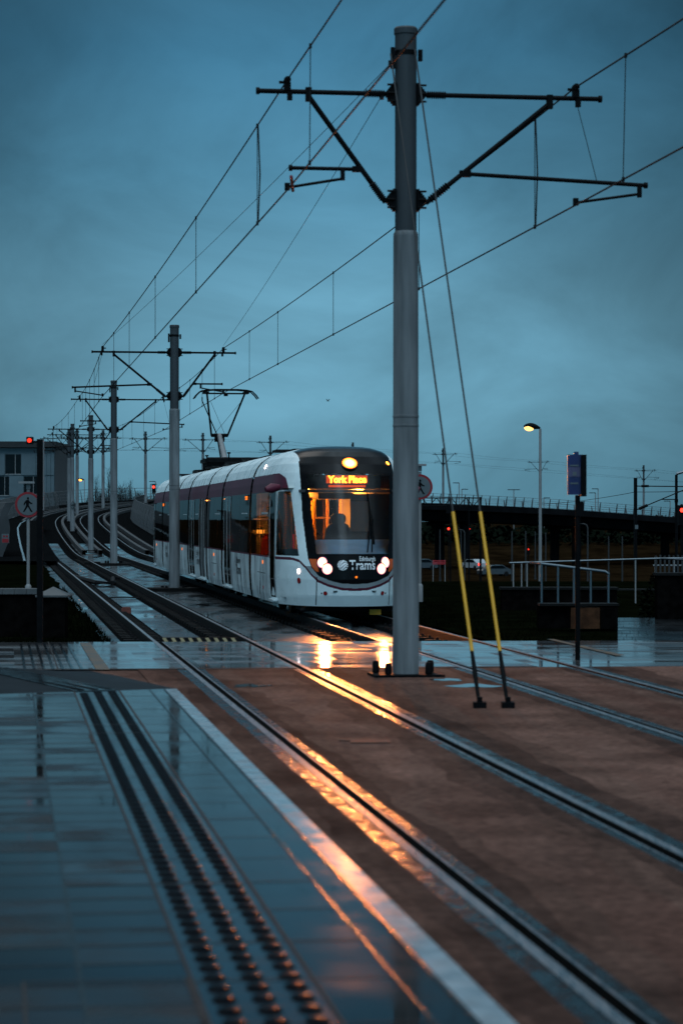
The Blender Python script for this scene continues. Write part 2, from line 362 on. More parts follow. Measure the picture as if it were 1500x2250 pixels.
# ------------------------------------------------------------------ ground
def smooth(a, b, x):
    t = max(0, min(1, (x - a) / (b - a))); return t * t * (3 - 2 * t)
def ground_z(x, y):
    right = smooth(2, 14, x + .1 * max(0, y - 40) * .6)
    z = -.34 - 5.4 * smooth(78, 135, y) * right
    if y > 400: z += 3.2 * smooth(400, 440, y) * smooth(-10, 10, x)
    return z
b = MB()
ys = [-60, -20, 0, 20, 40, 60, 70] + [75 + 5 * k for k in range(16)] + [160, 180, 210, 250, 300, 350, 390, 400, 405, 410, 415, 420, 425, 430, 435, 440, 470, 550, 700, 1000, 1600, 3000]
xs = [-1600, -700, -300, -150, -80, -50, -30, -20, -12, -6] + [-2 + 2 * k for k in range(14)] + [30, 40, 55, 75, 100, 140, 200, 350, 700, 1600]
b.grid([[(x, y, ground_z(x, y)) for x in xs] for y in ys])
g = b.build('ground', M_DRYGRASS, smooth=60); tag(g, kind='structure')

# near track paving: ribbons between rails, gaps left for grooved rails
def ribbons():
    """(lat0, lat1, kind) across both tracks; rails fill the gaps"""
    cuts = []; x = -1.394
    for c in (0, TRK2):
        for sgn in (-1, 1):
            gfc = c + sgn * GH
            lo, hi = (gfc - .07, gfc + .09) if sgn < 0 else (gfc - .09, gfc + .07)
            cuts.append((x, lo - .27 if x < lo - .27 else lo - .13, 'p')) if False else None
            so, si = (.11, .07) if sgn < 0 else (.07, .11)
            dk0, dk1 = (.28, .20) if sgn < 0 else (.22, .40)
            md = .10; cuts += [(x, lo - so - dk0 - md, 'b'), (lo - so - dk0 - md, lo - so - dk0 * .6, 'm'), (lo - so - dk0 * .6, lo - so, 'd'), (lo - so, lo, 's'), (hi, hi + si, 's'), (hi + si, hi + si + dk1 * .6, 'd'), (hi + si + dk1 * .6, hi + si + dk1 + md, 'm')]
            x = hi + si + dk1 + md
    cuts.append((x, 14.0, 'b'))
    return [c for c in cuts if c and c[1] > c[0] + 1e-4]
RB = ribbons()
mats_near = [M_BROWN, M_BROWNDK, M_STRIP, M_BROWNMID]
b = MB()
for lo, hi, k in RB:
    mi = {'b': 0, 'd': 1, 's': 2, 'm': 3}[k]
    nlat = max(1, int((hi - lo) / 1.0)); rows = []
    N = 200
    bd = [(a0, a1, kk) for a0, a1, kk in RB]
    def edge(l, t):        # the outer edge of a stained or wet strip wanders, the edge against a rail does not
        for a0, a1, kk in bd:
            for a, other in ((a0, 'hi'), (a1, 'lo')):
                if abs(a - l) < 1e-6:
                    ks = [q for q in bd if abs(q[0] - l) < 1e-6 or abs(q[1] - l) < 1e-6]
                    if len(ks) == 2:
                        amp = .045 if 'b' in (ks[0][2], ks[1][2]) else .03 if 'm' in (ks[0][2], ks[1][2]) else .004
                        return l + amp * (math.sin(t * 1.1 + l * 7) + .8 * math.sin(t * 2.7 + l * 3) + .5 * math.sin(t * 6.3 + l * 5))
        return l
    for i in range(N + 1):
        row = []
        for j in range(nlat + 1):
            lat = lerp(lo, hi, j / nlat); t0 = -16; t1 = t_at(lat, y_cross_near(lat)); tt = lerp(t0, t1, i / N)
            row.append(G(lerp(edge(lo, tt), edge(hi, tt), j / nlat), tt, 0.0 if k != 's' else .0))
        rows.append(row)
    b.grid(rows, mi)
tp = b.build('track_paving', mats_near); tag(tp, kind='structure')

# pedestrian crossing paving
b = MB(); bj = MB()
edges = [-26, -1.394] + []
cr_r = [(-26, -1.394), ] + [(lo, hi) for lo, hi, k in RB]
for lo, hi in cr_r:
    n = max(1, int((hi - lo) / 1.5)); rows = []
    for i in range(9):
        row = []
        for j in range(n + 1):
            lat = lerp(lo, hi, j / n)
            row.append(G(lat, lerp(t_at(lat, y_cross_near(lat)), t_at(lat, y_cross_far(lat)), i / 8), .001))
        rows.append(row)
    for r0, r1 in zip(rows, rows[1:]):
        for q in range(n): b.quad(r0[q], r0[q + 1], r1[q + 1], r1[q], random.choice((0, 0, 2, 3)))
# gutter line along the near edge, slab joints
for lo, hi in cr_r:
    A = [G(lo, t_at(lo, y_cross_near(lo)) - .0, .005), G(hi, t_at(hi, y_cross_near(hi)), .005), G(hi, t_at(hi, y_cross_near(hi)) + .16, .005), G(lo, t_at(lo, y_cross_near(lo)) + .16, .005)]
    if lo < 3.4: b.quad(*A, 1)
    for k in range(1, 6):
        yo = k * 1.1
        ta, tb = t_at(lo, y_cross_near(lo) + yo), t_at(hi, y_cross_near(hi) + yo)
        b.quad(G(lo, ta, .0045), G(hi, tb, .0045), G(hi, tb + .02, .0045), G(lo, ta + .02, .0045), 1)
for k in range(26):
    lat = -24 + k * .9
    if -1.6 < lat: break
    b.quad(G(lat, t_at(lat, y_cross_near(lat)) + .2, .0052), G(lat + .015, t_at(lat, y_cross_near(lat)) + .2, .0052), G(lat + .015, t_at(lat, y_cross_far(lat)), .0052), G(lat, t_at(lat, y_cross_far(lat)), .0052), 1)
cw = b.build('crossing_path', [M_CROSS, M_JOINT, M_CROSSB, M_CROSSC]); tag(cw, kind='structure')
# paved footway running on behind the right-hand end of the crossing
b = MB()
poly = [(3.2 + 1.75, 37.62), (14, 38.0), (16, 60), (5.6, 60)]
b.quad((4.29, 37.62, .0), (17, 38.2, .0), (20, 46.5, -.0), (5.30, 46.5, -.0))
fw = b.build('footway', mat('damp_footway', (.010, .011, .012), .2, 0, .04, .3, .8, bump=.05, bscale=5, rough_var=.1, rscale=1.2, bdist=.01)); tag(fw, kind='structure')

# worn yellow line and ribbed tactile bars on the crossing, left of the track
b = MB()
def gquad(px0, py0, px1, py1, wpx0, wpx1, z, mi=0):
    def gp(px, py): Y = (HC - z) * F / (py - HY); return Vector(((px - 750) * Y / F, Y, z))
    b.quad(gp(px0, py0), gp(px0 + wpx0, py0), gp(px1 + wpx1, py1), gp(px1, py1), mi)
gquad(176, 1412, 212, 1471, 22, 30, .008)
yl = b.build('painted_line', M_PAINTY); tag(yl, 'worn yellow line painted across the wet crossing left of the rails', 'line marking', kind='thing')
b = MB(); gquad(1200, 1404, 1352, 1440, 16, 22, .012)
yl2 = b.build('painted_line', M_PAINTY); tag(yl2, 'yellow line on the wet crossing in front of the brick handrail wall', 'line marking', kind='thing')
b = MB()
for k in range(7):
    x0 = 44 + k * 17; x1 = 52 + k * 21
    gquad(x0, 1413, x1, 1470, 5, 6, .010)
tb = b.build('ribbed_paving', M_TACT); tag(tb, kind='structure')

# ------------------------------------------------------------------ rails
def rail_near(b, c, sgn):
    """grooved street rail, head outside the groove"""
    gf = c + sgn * GH
    prof = [(-.07, -.012, 0), (-.068, .003, 0), (-.004, .003, 0), (0, -.003, 1), (0, -.06, 1), (.068, -.06, 1), (.070, -.002, 0), (.09, -.002, 0), (.09, -.02, 0)]
    rows = []
    for t in [-16 + k * 1.0 for k in range(46)]:
        rows.append((t, [G(gf - sgn * u * -1 if False else gf - sgn * u, t, z) for u, z, _ in prof]))
    tmax = t_at(gf, y_cross_far(gf))
    rows = [r for r in rows if r[0] < tmax] + [(tmax, [G(gf - sgn * u, tmax, z) for u, z, _ in prof])]
    for (t0, r0), (t1, r1) in zip(rows, rows[1:]):
        for k in range(len(prof) - 1):
            mi = 0 if k in (1, 6) else 1
            b.quad(r0[k], r0[k + 1], r1[k + 1], r1[k], mi)
def rail_far(b, c, sgn):
    gf = path_mid(c + sgn * GH)
    prof = [(-.075, -.165, 1), (-.07, -.02, 0), (-.06, .002, 0), (-.008, .002, 0), (0, -.01, 1), (.005, -.165, 1)]
    I = FARI
    for i0, i1 in zip(I, I[1:]):
        for k in range(len(prof) - 1):
            mi = 0 if k in (2,) else 1
            u0, z0, _ = prof[k]; u1, z1, _ = prof[k + 1]
            b.quad(far(gf - sgn * u0, z0, i0), far(gf - sgn * u1, z1, i0), far(gf - sgn * u1, z1, i1), far(gf - sgn * u0, z0, i1), mi)
def fasten(b, c, sgn):
    gf = path_mid(c + sgn * GH)
    for i0, i1 in zip(FARI[:-40], FARI[1:-39]):
        L = (FR[i1][0] - FR[i0][0]).length
        n = max(1, round(L / .66)) if FR[i0][0].y < 120 else 0
        ang = math.atan2(FR[i0][2].y, FR[i0][2].x) - math.pi / 2
        for k in range(n):
            f = k / n
            for side in (-1, 1):
                p = far(gf + side * .20 - sgn * -.035, -.145, i0).lerp(far(gf + side * .20 - sgn * -.035, -.145, i1), f)
                b.box(p, (.26, .19, .05), 0, ang)
                q = far(gf + side * .13 - sgn * -.035, -.11, i0).lerp(far(gf + side * .13 - sgn * -.035, -.11, i1), f)
                b.box(q, (.05, .06, .05), 1, ang)
for c, sgn, lab in ((0, -1, 'rail nearest the platform edge, left of the two rails beside the masts'),
                    (0, 1, 'right rail of the empty track beside the platform, running left of the masts'),
                    (TRK2, -1, 'rail under the left wheels of the tram, just right of the masts'),
                    (TRK2, 1, 'rail furthest from the platform, under the right wheels of the tram')):
    b = MB(); rail_near(b, c, sgn); rail_far(b, c, sgn)
    r = b.build('tram_rail', [M_RAILTOP, M_RAILSIDE]); tag(r, lab, 'rail', 'tram rails', 'thing')
    b = MB(); fasten(b, c, sgn)
    f_ = b.build('rail_fastenings', [M_RAILSIDE, M_RUBBER], r); f_['kind'] = 'stuff'

# far track bed: wet concrete slab, ballast beyond
b = MB()
BED = 1.75 + 1.40
dark = [(-1.75 - GH, ), (-1.75 + GH, ), (1.75 - GH, ), (1.75 + GH, )]
cuts = [-BED]
for (cc,) in dark: cuts += [cc - .40, cc + .40]
cuts.append(BED)
for i0, i1 in zip(FARI, FARI[1:]):
    yy = FR[i0][0].y
    farb = yy > 150
    for k in range(len(cuts) - 1):
        mi = 1 if k % 2 else (0 if not farb else 1)
        z = -.17 if k % 2 == 0 else -.172
        a, c_ = cuts[k], cuts[k + 1]
        b.quad(far(a, z, i0), far(c_, z, i0), far(c_, z, i1), far(a, z, i1), mi)
    # upstand kerbs beyond the slab joint
    if 132 < yy:
        for lat in (-BED - .5, -1.75 - 1.25, -.45, .45, 1.75 + 1.25, BED + .5):
            A = [far(lat - .10, -.17, i0), far(lat - .10, .08, i0), far(lat + .10, .08, i0), far(lat + .10, -.17, i0)]
            B = [far(lat - .10, -.17, i1), far(lat - .10, .08, i1), far(lat + .10, .08, i1), far(lat + .10, -.17, i1)]
            for q in range(3): b.quad(A[q], A[q + 1], B[q + 1], B[q], 2)
    # shoulders and retaining sides of the raised part
    for sg in (-1, 1):
        w = BED + 2.3 if yy > 130 else BED
        ztop = -.19 if yy > 130 else -.17
        lo0 = far(sg * w, 0, i0); lo1 = far(sg * w, 0, i1)
        if yy > 130:
            b.quad(far(sg * BED, ztop, i0), far(sg * w, ztop, i0), far(sg * w, ztop, i1), far(sg * BED, ztop, i1), 1)
        if yy < 300:
            b.quad(far(sg * w, ztop, i0), Vector((lo0.x, lo0.y, -.8)), Vector((lo1.x, lo1.y, -.8)), far(sg * w, ztop, i1), 2)
tbd = b.build('track_bed_ground', [M_SLAB, M_BALLAST, M_CONC]); tag(tbd, kind='structure')
# expansion joints across the slab
b = MB()
for yj in (47.0, 56, 66, 77, 90, 104):
    i = idx_y(yj)
    for a, c_ in ((-BED, -BED + .3), (-1.75 - GH + .45, -1.75 + GH - .45), (-.6, .6), (1.75 - GH + .45, 1.75 + GH - .45)):
        p, q = far(a, -.165, i), far(c_, -.165, i); d = FR[i][2] * .035
        b.quad(p, q, q + d, p + d)
sj = b.build('slab_joint_lines', M_JOINT, tbd)

# grass verges beside the slab
def sheet(name, pts_rows, m):
    bb = MB(); bb.grid(pts_rows); o = bb.build(name, m); tag(o, kind='structure'); return o
rows = []
for k in range(40):
    y = 37.72 + k * 2.2
    e = 1.2145 - .1397 * (y - 26.22) - (BED + random.uniform(-.07, .1)) / .9904
    rows.append([Vector((-60 - .2 * y, y, -.05)), Vector((-14 - .12 * y, y, -.05)), Vector((e - 2.2, y, -.06)), Vector((e, y, -.10 if k else -.08))])
sheet('grass_verge_ground', rows, M_GRASS)
rows = []
for k in range(18):
    y = 37.9 + k * 2.2
    e = 1.2145 - .1397 * (y - 26.22) + (BED + random.uniform(-.05, .05)) / .9904
    x1 = .1139 * y if y < 46 else 30
    rows.append([Vector((e, y, -.12)), Vector((e + .6, y, -.06)), Vector((max(x1, e + .8), y, -.04))])
sheet('grass_bank_ground', rows, M_GRASS)

# grass blades along the visible edges
b = MB()
for k in range(5200):
    y = 37.9 + 30 * random.random() ** 1.6
    e = 1.2145 - .1397 * (y - 26.22) - BED / .9904
    x = e - random.random() ** 2 * 5
    if random.random() < .35: x = e + 2 * BED / .9904 + random.random() ** 1.5 * 4
    h = random.uniform(.05, .13); a = random.uniform(0, 6.28); w = .012
    dx, dy = math.cos(a) * w, math.sin(a) * w
    b.add([(x - dx, y - dy, -.08), (x + dx, y + dy, -.08), (x + random.uniform(-.05, .05), y + random.uniform(-.05, .05), -.08 + h)], [(0, 1, 2)])
gb = b.build('grass', M_GRASS); tag(gb, 'short dark grass on the verges beside the track slab', 'grass', kind='stuff')

# ------------------------------------------------------------------ platform
PL = -1.394; PZ = .24
pA, pB, pC, pD = Vector((-1.635, 23.8, PZ)), Vector((-2.83, 29.6, .006)), Vector((-4.36, 31.0, .006)), Vector((-3.26, 23.06, PZ))
pE = Vector((-14, 18.2, PZ)); pFr = Vector((-14, 33.5, .006))
def t_end(lat):      # where the flat platform top ends
    a = G(PL, 0); 
    # intersection of the line G(lat, t) with the segment pA-pD (extended)
    d1 = Vector((DX, DY)); o = G(lat, 0).to_2d(); d2 = (pE - pD).to_2d() if lat < -3.0 else (pD - pA).to_2d(); q = (pD if lat < -3.0 else pA).to_2d()
    den = d1.x * d2.y - d1.y * d2.x
    return ((q.x - o.x) * d2.y - (q.y - o.y) * d2.x) / den
b = MB()
lats = [PL, PL - .12, PL - .58, PL - 1.0, PL - 1.41, PL - 2.4, PL - 4, PL - 6.5, PL - 10]
mi_of = [1, 0, 2, 0, 0, 0, 0, 0]
random.seed(21)
def jit(p, a=.0003): return p + Vector((0, 0, random.uniform(-a, a)))
for k in range(len(lats) - 1):
    if k in (0, 2):
        rows = []
        for i in range(41):
            rows.append([G(l, lerp(-16, t_end(l), i / 40), PZ) for l in (lats[k + 1], lats[k])])
        b.grid(rows, mi_of[k]); continue
    ncol = max(1, round((lats[k] - lats[k + 1]) / 1.2))
    for q in range(ncol):
        l1, l0 = lerp(lats[k], lats[k + 1], q / ncol), lerp(lats[k], lats[k + 1], (q + 1) / ncol)
        t = -8.0 - 19 * .392; off = 0
        while True:
            e0, e1 = t_end(l0), t_end(l1); a0, a1 = min(t, e0), min(t, e1); c0, c1 = min(t + .392, e0), min(t + .392, e1)
            if t >= max(e0, e1): break
            b.quad(jit(G(l0, a0, PZ)), jit(G(l1, a1, PZ)), jit(G(l1, c1, PZ)), jit(G(l0, c0, PZ)), random.choice((0, 0, 0, 4, 4, 5)) if k >= 3 else 0); t += .392
# edge face
rows = [[G(PL, lerp(-16, t_end(PL), i / 20), z) for z in (PZ, -.02)] for i in range(21)]
b.grid(rows, 3)
# ramp
b.quad(pA, pD, pC, pB, 6); b.quad(pD, pE, pFr, pC, 6)
b.add([pA, pB, Vector((pA.x, pA.y, -.02)), Vector((pB.x, pB.y, -.02))], [(0, 1, 3, 2)], 3)
b.add([pA, pB, G(PL, t_at(PL, y_cross_near(PL)), .0), G(PL, t_end(PL), 0)], [(0, 1, 2, 3)], 4) if False else None
bw = MB(); bw.quad(Vector((-1.2, 20, -.012)), G(PL + .1, t_at(PL, y_cross_near(PL)) + .1, -.012), Vector((-3.4, 30.75, -.012)), Vector((-3.4, 24, -.012)))
wd_ = bw.build('asphalt_ground', M_BROWN); tag(wd_, kind='structure')
bw = MB(); bw.quad(Vector((-2.7, 29.3, -.008)), Vector((-3.2, 30.6, -.008)), Vector((-16, 33.6, -.008)), Vector((-14, 31.5, -.008)))
wd_ = bw.build('ramp_foot_ground', M_RAMP); tag(wd_, kind='structure')
pf = b.build('platform_ground', [M_PLAT, M_EDGE, M_TACT, M_CONC, M_PLATB, M_PLATC, M_RAMP]); tag(pf, kind='structure')
# paving joints
b = MB(); bgl = MB()
for lat, w in ((PL - .125, .018), (PL - .27, .012), (PL - .57, .016), (PL - 1.01, .014), (PL - 1.41, .014), (PL - 2.61, .012), (PL - 3.8, .012)):
    N = 40; bb = bgl if lat > PL - .3 or abs(lat - PL + 1.41) < .01 else b
    rows = [[G(lat - w / 2, lerp(-16, t_end(lat) - .02, i / N), PZ + .0035), G(lat + w / 2, lerp(-16, t_end(lat) - .02, i / N), PZ + .0035)] for i in range(N + 1)]
    bb.grid(rows)
t = -8.0; k = 0
while t < 15.5:
    for (l0, l1, off, step) in ((PL - 1.02, PL - 1.40, 0, 1), (PL - 1.42, PL - 2.60, 0, 1), (PL - 2.62, PL - 3.79, .2, 1), (PL - 3.81, PL - 8, 0, 1), (PL - .28, PL - .56, 0, 2), (PL - .58, PL - 1.0, 0, 2)):
        if k % step: continue
        tt = t + off
        if tt > min(t_end(l0), t_end(l1)) - .1: continue
        w = .012 + .012 * (random.random() ** 3)
        b.quad(G(l1, tt, PZ + .003), G(l0, tt, PZ + .003), G(l0, tt + w, PZ + .003), G(l1, tt + w, PZ + .003))
    t += .392; k += 1
b.build('paving_joint_lines', M_JOINT, pf); bgl.build('wet_joint_lines', M_GLINT, pf)
# access covers let into the slabs
b = MB()
for l0, l1, ta, tb in ((PL - 1.02, PL - 1.62, -.9, -.1), (PL - 1.02, PL - 1.9, 9.2, 9.9)):
    w = .014
    for q in ((l0, l1, ta, ta + w), (l0, l1, tb, tb + w), (l0, l0 - w, ta, tb), (l1 + w, l1, ta, tb)):
        b.quad(G(q[1], q[2], PZ + .0045), G(q[0], q[2], PZ + .0045), G(q[0], q[3], PZ + .0045), G(q[1], q[3], PZ + .0045))
b.build('access_cover_frame_lines', M_JOINT, pf)
# lozenge tactile rows along the platform and on down the ramp
b = MB()
def loz(c, ux, uy, uz, L, W, h):
    n = 14; base = []; top = []
    for k in range(n):
        a = 2 * math.pi * k / n
        cx, sy = math.cos(a), math.sin(a)
        e = .62
        x = math.copysign(abs(cx) ** e, cx); y = math.copysign(abs(sy) ** e, sy)
        base.append(c + ux * (x * W / 2) + uy * (y * L / 2)); top.append(c + ux * (x * W * .34) + uy * (y * L * .40) + uz * h)
    b.add(base + top, [tuple(range(n, 2 * n))] + [(k, (k + 1) % n, n + (k + 1) % n, n + k) for k in range(n)])
N3, D3, Z3 = Vector((NX, NY, 0)), Vector((DX, DY, 0)), Vector((0, 0, 1))
for r_ in range(3):
    lat = PL - .65 - r_ * .138
    t = -6.5
    while t < t_end(lat) - .15:
        loz(G(lat, t, PZ + .001), N3, D3, Z3, .118, .088, .0085); t += .2
tl = b.build('tactile_paving', M_LOZ, pf, smooth=35); tl['kind'] = 'stuff'
b = MB()
for r_ in range(3):
    lat = PL - .65 - r_ * .138
    p0 = G(lat, t_end(lat) + .15, 0); p0.z = PZ
    p1 = Vector((-4.25 - r_ * .16, 30.6, .02)); 
    f = lambda s_: p0.lerp(p1, s_)
    n = int((p1 - p0).length / .2); dd = (p1 - p0).normalized(); nn = Vector((dd.y, -dd.x, 0)).normalized()
    for k in range(n):
        c = f((k + .5) / n)
        # height of the ramp plane under it
        s_ = max(0, min(1, (c.y - 23.3) / 6.7)); c.z = lerp(PZ, .01, s_) + .012
        loz(c, nn, dd, Z3, .118, .088, .0085)
bt = MB(); e0 = G(PL - .58, t_end(PL - .58), PZ + .006); e1 = G(PL - 1.0, t_end(PL - 1.0), PZ + .006)
bt.quad(e0, e1, Vector((-4.66, 30.6, .022)), Vector((-4.18, 30.6, .022))); bt.build('ramp_tactile_base', M_TACT, pf)
b.build('ramp_tactile_paving', M_LOZ, pf, smooth=35)['kind'] = 'stuff'

# ------------------------------------------------------------------ overhead line masts
MAST = {}
def arm_end(b, p, r): b.tube([p + Vector((-.02, 0, 0)), p + Vector((.02, 0, 0))], r * 1.3, 10, 0)
def insulator(b, p, q, r):
    p, q = Vector(p), Vector(q); n = 9; pts = []; rs = []
    for k in range(2 * n + 1):
        pts.append(p.lerp(q, k / (2 * n))); rs.append(r * (1.45 if k % 2 else .85))
    b.tube(pts, rs, 10)
def make_mast(m):
    """m = +1: long registration arm on the right (like the nearest mast); -1: mirrored"""
    root = thing('line_mast', 'x', 'mast')
    def V(u, z, v=0): return Vector((m * u, v, z))
    b = MB(); b.lathe((0, 0, 0), [(.165, 0), (.165, .02), (.160, .03), (.153, 5.38), (.150, 5.42), (.134, 5.45), (.0, 5.452)], 28)
    b.lathe((0, 0, 0), [(.156, 3.05), (.1605, 3.055), (.1605, 3.075), (.156, 3.08)], 28); b.lathe((0, 0, 0), [(.156, 3.16), (.1605, 3.165), (.1605, 3.19), (.156, 3.195)], 28)
    b.build('pole', M_POLE, root, smooth=35)
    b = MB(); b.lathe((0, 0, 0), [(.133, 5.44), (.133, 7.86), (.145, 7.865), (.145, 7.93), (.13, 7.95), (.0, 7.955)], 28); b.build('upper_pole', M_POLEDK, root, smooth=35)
    b = MB(); b.box((0, 0, .015), (.86, .62, .03)); b.build('base_plate', M_BLACK, root)
    for sx in (-.34, -.25, .25, .34):
        b = MB(); yy = -.2 if abs(sx) < .3 else .2
        b.lathe((sx, yy, .03), [(.034, 0), (.044, .01), (.044, .12), (.036, .145), (0, .15)], 12)
        b.build('bolt_cover', M_BLACK, root, smooth=35)
    for z in (7.13, 5.83):
        for sg in (-1, 1):
            b = MB()
            for q in range(5): b.box((sg * (.145 + .02 * q), 0, z), (.03, .14, .27 - .05 * q))
            for q in (-.1, 0, .1): b.tube([(sg * .15, -.09, z + q), (sg * .24, -.09, z + q)], .014, 6)
            b.build('clamp_bracket', M_BLACK, root)
    b = MB(); b.tube([(0, 0, 7.60), (0, 0, 7.66)], .140, 16)
    b.box((-.17, -.06, 7.56), (.05, .05, .26)); b.box((.17, -.06, 7.60), (.05, .05, .14)); b.build('stay_bracket', M_BLACK, root)
    # arms
    for uend, uin, nm in ((-1.82, -.24, 'upper_arm'), (2.44, .24, 'upper_arm')):
        b = MB(); b.tube([V(uin, 7.13), V(uend, 7.13)], .030, 10); arm_end(b, V(uend, 7.13), .034)
        a = b.build(nm, M_BLACK, root, smooth=35)
        b = MB(); s_ = 1 if uend > 0 else -1
        insulator(b, V(s_ * .26, 7.13), V(s_ * .50, 7.13), .036); b.build('insulator', M_RUBBER, a)
    for pin, pout in (((-.25, 5.80), (-1.20, 7.08)), ((.25, 5.80), (1.80, 7.06))):
        b = MB(); b.tube([V(*pin), V(*pout)], .032, 10)
        a = b.build('strut_arm', M_BLACK, root, smooth=35)
        p, q = V(*pin), V(*pout)
        b = MB(); insulator(b, p.lerp(q, .03), p.lerp(q, .18), .036); b.build('insulator', M_RUBBER, a)
        b = MB(); b.box((q + Vector((0, 0, .02))), (.07, .08, .17)); b.build('arm_clamp', M_BLACK, a)
    for u in (-1.46, 2.13):
        b = MB(); b.box(V(u, 7.19), (.08, .08, .10)); b.box(V(u + .03, 7.08), (.06, .06, .11)); b.tube([V(u, 7.27, -.05), V(u, 7.27, .05)], .042, 10); b.box(V(u - .05, 7.24), (.10, .03, .03))
        b.build('wire_saddle', M_BLACK, root)
    # registration arms
    b = MB(); b.tube([V(-.56, 6.20), V(-1.42, 6.20)], .024, 8); arm_end(b, V(-1.42, 6.20), .03); b.box(V(-.60, 6.20), (.12, .06, .07)); b.box(V(-.78, 6.13), (.05, .05, .14)); b.build('registration_arm', M_BLACK, root)
    b = MB(); b.tube([V(-.78, 6.08), V(-1.46, 5.96)], .018, 8); b.box(V(-1.46, 5.97), (.06, .06, .09)); b.build('steady_arm', M_BLACK, root)
    b = MB(); b.tube([V(.72, 6.17), V(3.02, 6.07)], .026, 8); arm_end(b, V(3.02, 6.07), .03); b.box(V(.74, 6.17), (.14, .06, .08)); b.box(V(2.94, 6.00), (.05, .05, .16)); b.build('registration_arm', M_BLACK, root)
    b = MB(); b.tube([V(2.93, 5.96), V(2.13, 5.84)], .018, 8); b.box(V(2.13, 5.85), (.06, .06, .09)); b.build('steady_arm', M_BLACK, root)
    b = MB(); b.tube([V(2.15, 7.05), V(2.40, 6.10)], .005, 5); b.build('tie_dropper', M_CABLE, root)
    return root
def place_mast(o, x, y, zb, s, ang, label):
    o.location = (x, y, zb); o.scale = (s, s, s); o.rotation_euler = (0, 0, ang); tag(o, label, 'mast', 'overhead line masts along the tracks')
mast_at = []   # (x, y, zbase, scale, angle, sign)
def ang_at(i): d = FR[i][2]; return math.atan2(d.y, d.x) - math.pi / 2
raw = [  # px of the base, y depth, base row, top row
    (891, 29.4, 1485, 60), (383.5, 69, 1300, 714), (250.5, 106.5, 1241, 836), (200, 134.7, 1215, 912), (159.5, 171.5, 1168, 931), (152, 203, 1146, 943), (170, 231, 1132, 941),
    (227, 257, 1119, 945), (320, 284, 1106, 948), (446, 310, 1101, 951), (594, 332, 1103, 957), (775, 351, 1107, 972), (973, 369, 1112, 985), (1186, 386, 1122, 1003), (1413, 402, 1140, 1022)]
mlab = ['tall grey mast standing nearest, in front of the tram, its base among black bolt covers',
        'grey mast on the wet slab between the tracks, covering part of the tram side',
        'grey mast standing beside a low dark block, left of the tram rear',
        'slimmer grey mast with a bolted cross bar low at its foot',
        'grey mast carrying the small diamond speed sign',
        'grey mast half hidden directly behind the one with the diamond sign',
        'grey mast just right of the diamond sign mast, beside the orange street lamp',
        'thin far mast where the tracks bend right, left of the tallest bare twigs',
        'thin far mast on the bend standing alone above the fence left of the tram rear',
        'thin far mast seen directly under the lower arm of the pantograph',
        'thin far mast above the tram roof between pantograph and windscreen',
        'far mast whose arms just show over the tram headlamp',
        'far mast on the viaduct right of the nearest mast, behind the stay cables',
        'far mast on the viaduct standing in line with the lit street lamp',
        'far mast on the lower right end of the viaduct, behind the black railway post']
protoA, protoB = make_mast(1), make_mast(-1)
usedA = usedB = False
for k, (px, y, yb, yt) in enumerate(raw):
    x = (px - 750) * y / F; zb = HC - (yb - HY) * y / F; s = (yb - yt) * y / F / 7.95
    i = min(range(len(FR)), key=lambda q: (FR[q][0].x - x) ** 2 + (FR[q][0].y - y) ** 2)
    a = ang_at(i); sg = 1 if k % 2 == 0 else -1
    if k >= 8: sg = 1 if k % 2 == 0 else -1
    if sg > 0:
        o = protoA if not usedA else dup(protoA); usedA = True
    else:
        o = protoB if not usedB else dup(protoB); usedB = True
    place_mast(o, x, y, zb, s, a, mlab[k]); mast_at.append((x, y, zb, s, a, sg))

# concrete plinths under the masts that stand on the slab
for k in (1, 2, 3):
    x, y, zb, s, a, sg = mast_at[k]
    b = MB(); b.box((0, 0, 0), (1.5, 1.1, .10 if k != 3 else .06))
    if k == 3: b.box((-.42, -.3, .15), (.06, .06, .3)); b.box((.42, -.3, .15), (.06, .06, .3)); b.box((0, -.3, .22), (1.0, .05, .05))
    if k == 2: b.box((-.95, -.1, .03), (.7, .8, .16))
    o = b.build('mast_plinth', M_RAILSIDE, loc=(x, y, -.12)); o.rotation_euler = (0, 0, a)
    tag(o, ['', 'dark plinth under the mast that covers part of the tram side', 'dark plinth with a wide left block, under the mast left of the tram', 'dark plinth with a cross bar on two studs, under the third mast'][k], 'plinth', 'mast plinths on the slab')

# ------------------------------------------------------------------ overhead wires
def mast_pt(k, u, z):
    x, y, zb, s, a, sg = mast_at[k]
    return Vector((x, y, zb)) + Matrix.Rotation(a, 3, 'Z') @ Vector((u * s, 0, z * s))
def wire_pts(which, track):
    """attachment points from behind the camera to the far end"""
    pts = []
    if which == 'm': pts.append(Vector((4.55, -8, 7.35)) if track == 0 else Vector((9.0, -8, 7.15)))
    else: pts.append(Vector((4.4, -8, 5.95)) if track == 0 else Vector((8.5, -8, 5.9)))
    for k in range(len(mast_at)):
        sg = mast_at[k][5]
        if track == 0: um, uc, zc = (-1.46, -1.46, 5.93) if sg > 0 else (-2.13, -2.13, 5.81)
        else: um, uc, zc = (2.13, 2.13, 5.81) if sg > 0 else (1.46, 1.46, 5.93)
        pts.append(mast_pt(k, um if which == 'm' else uc, 7.27 if which == 'm' else zc))
    x = pts[-1] + (pts[-1] - pts[-2]); pts.append(x)
    return pts
def sagged(p, q, sag, n=10):
    return [p.lerp(q, k / n) - Vector((0, 0, sag * 4 * (k / n) * (1 - k / n))) for k in range(n + 1)]
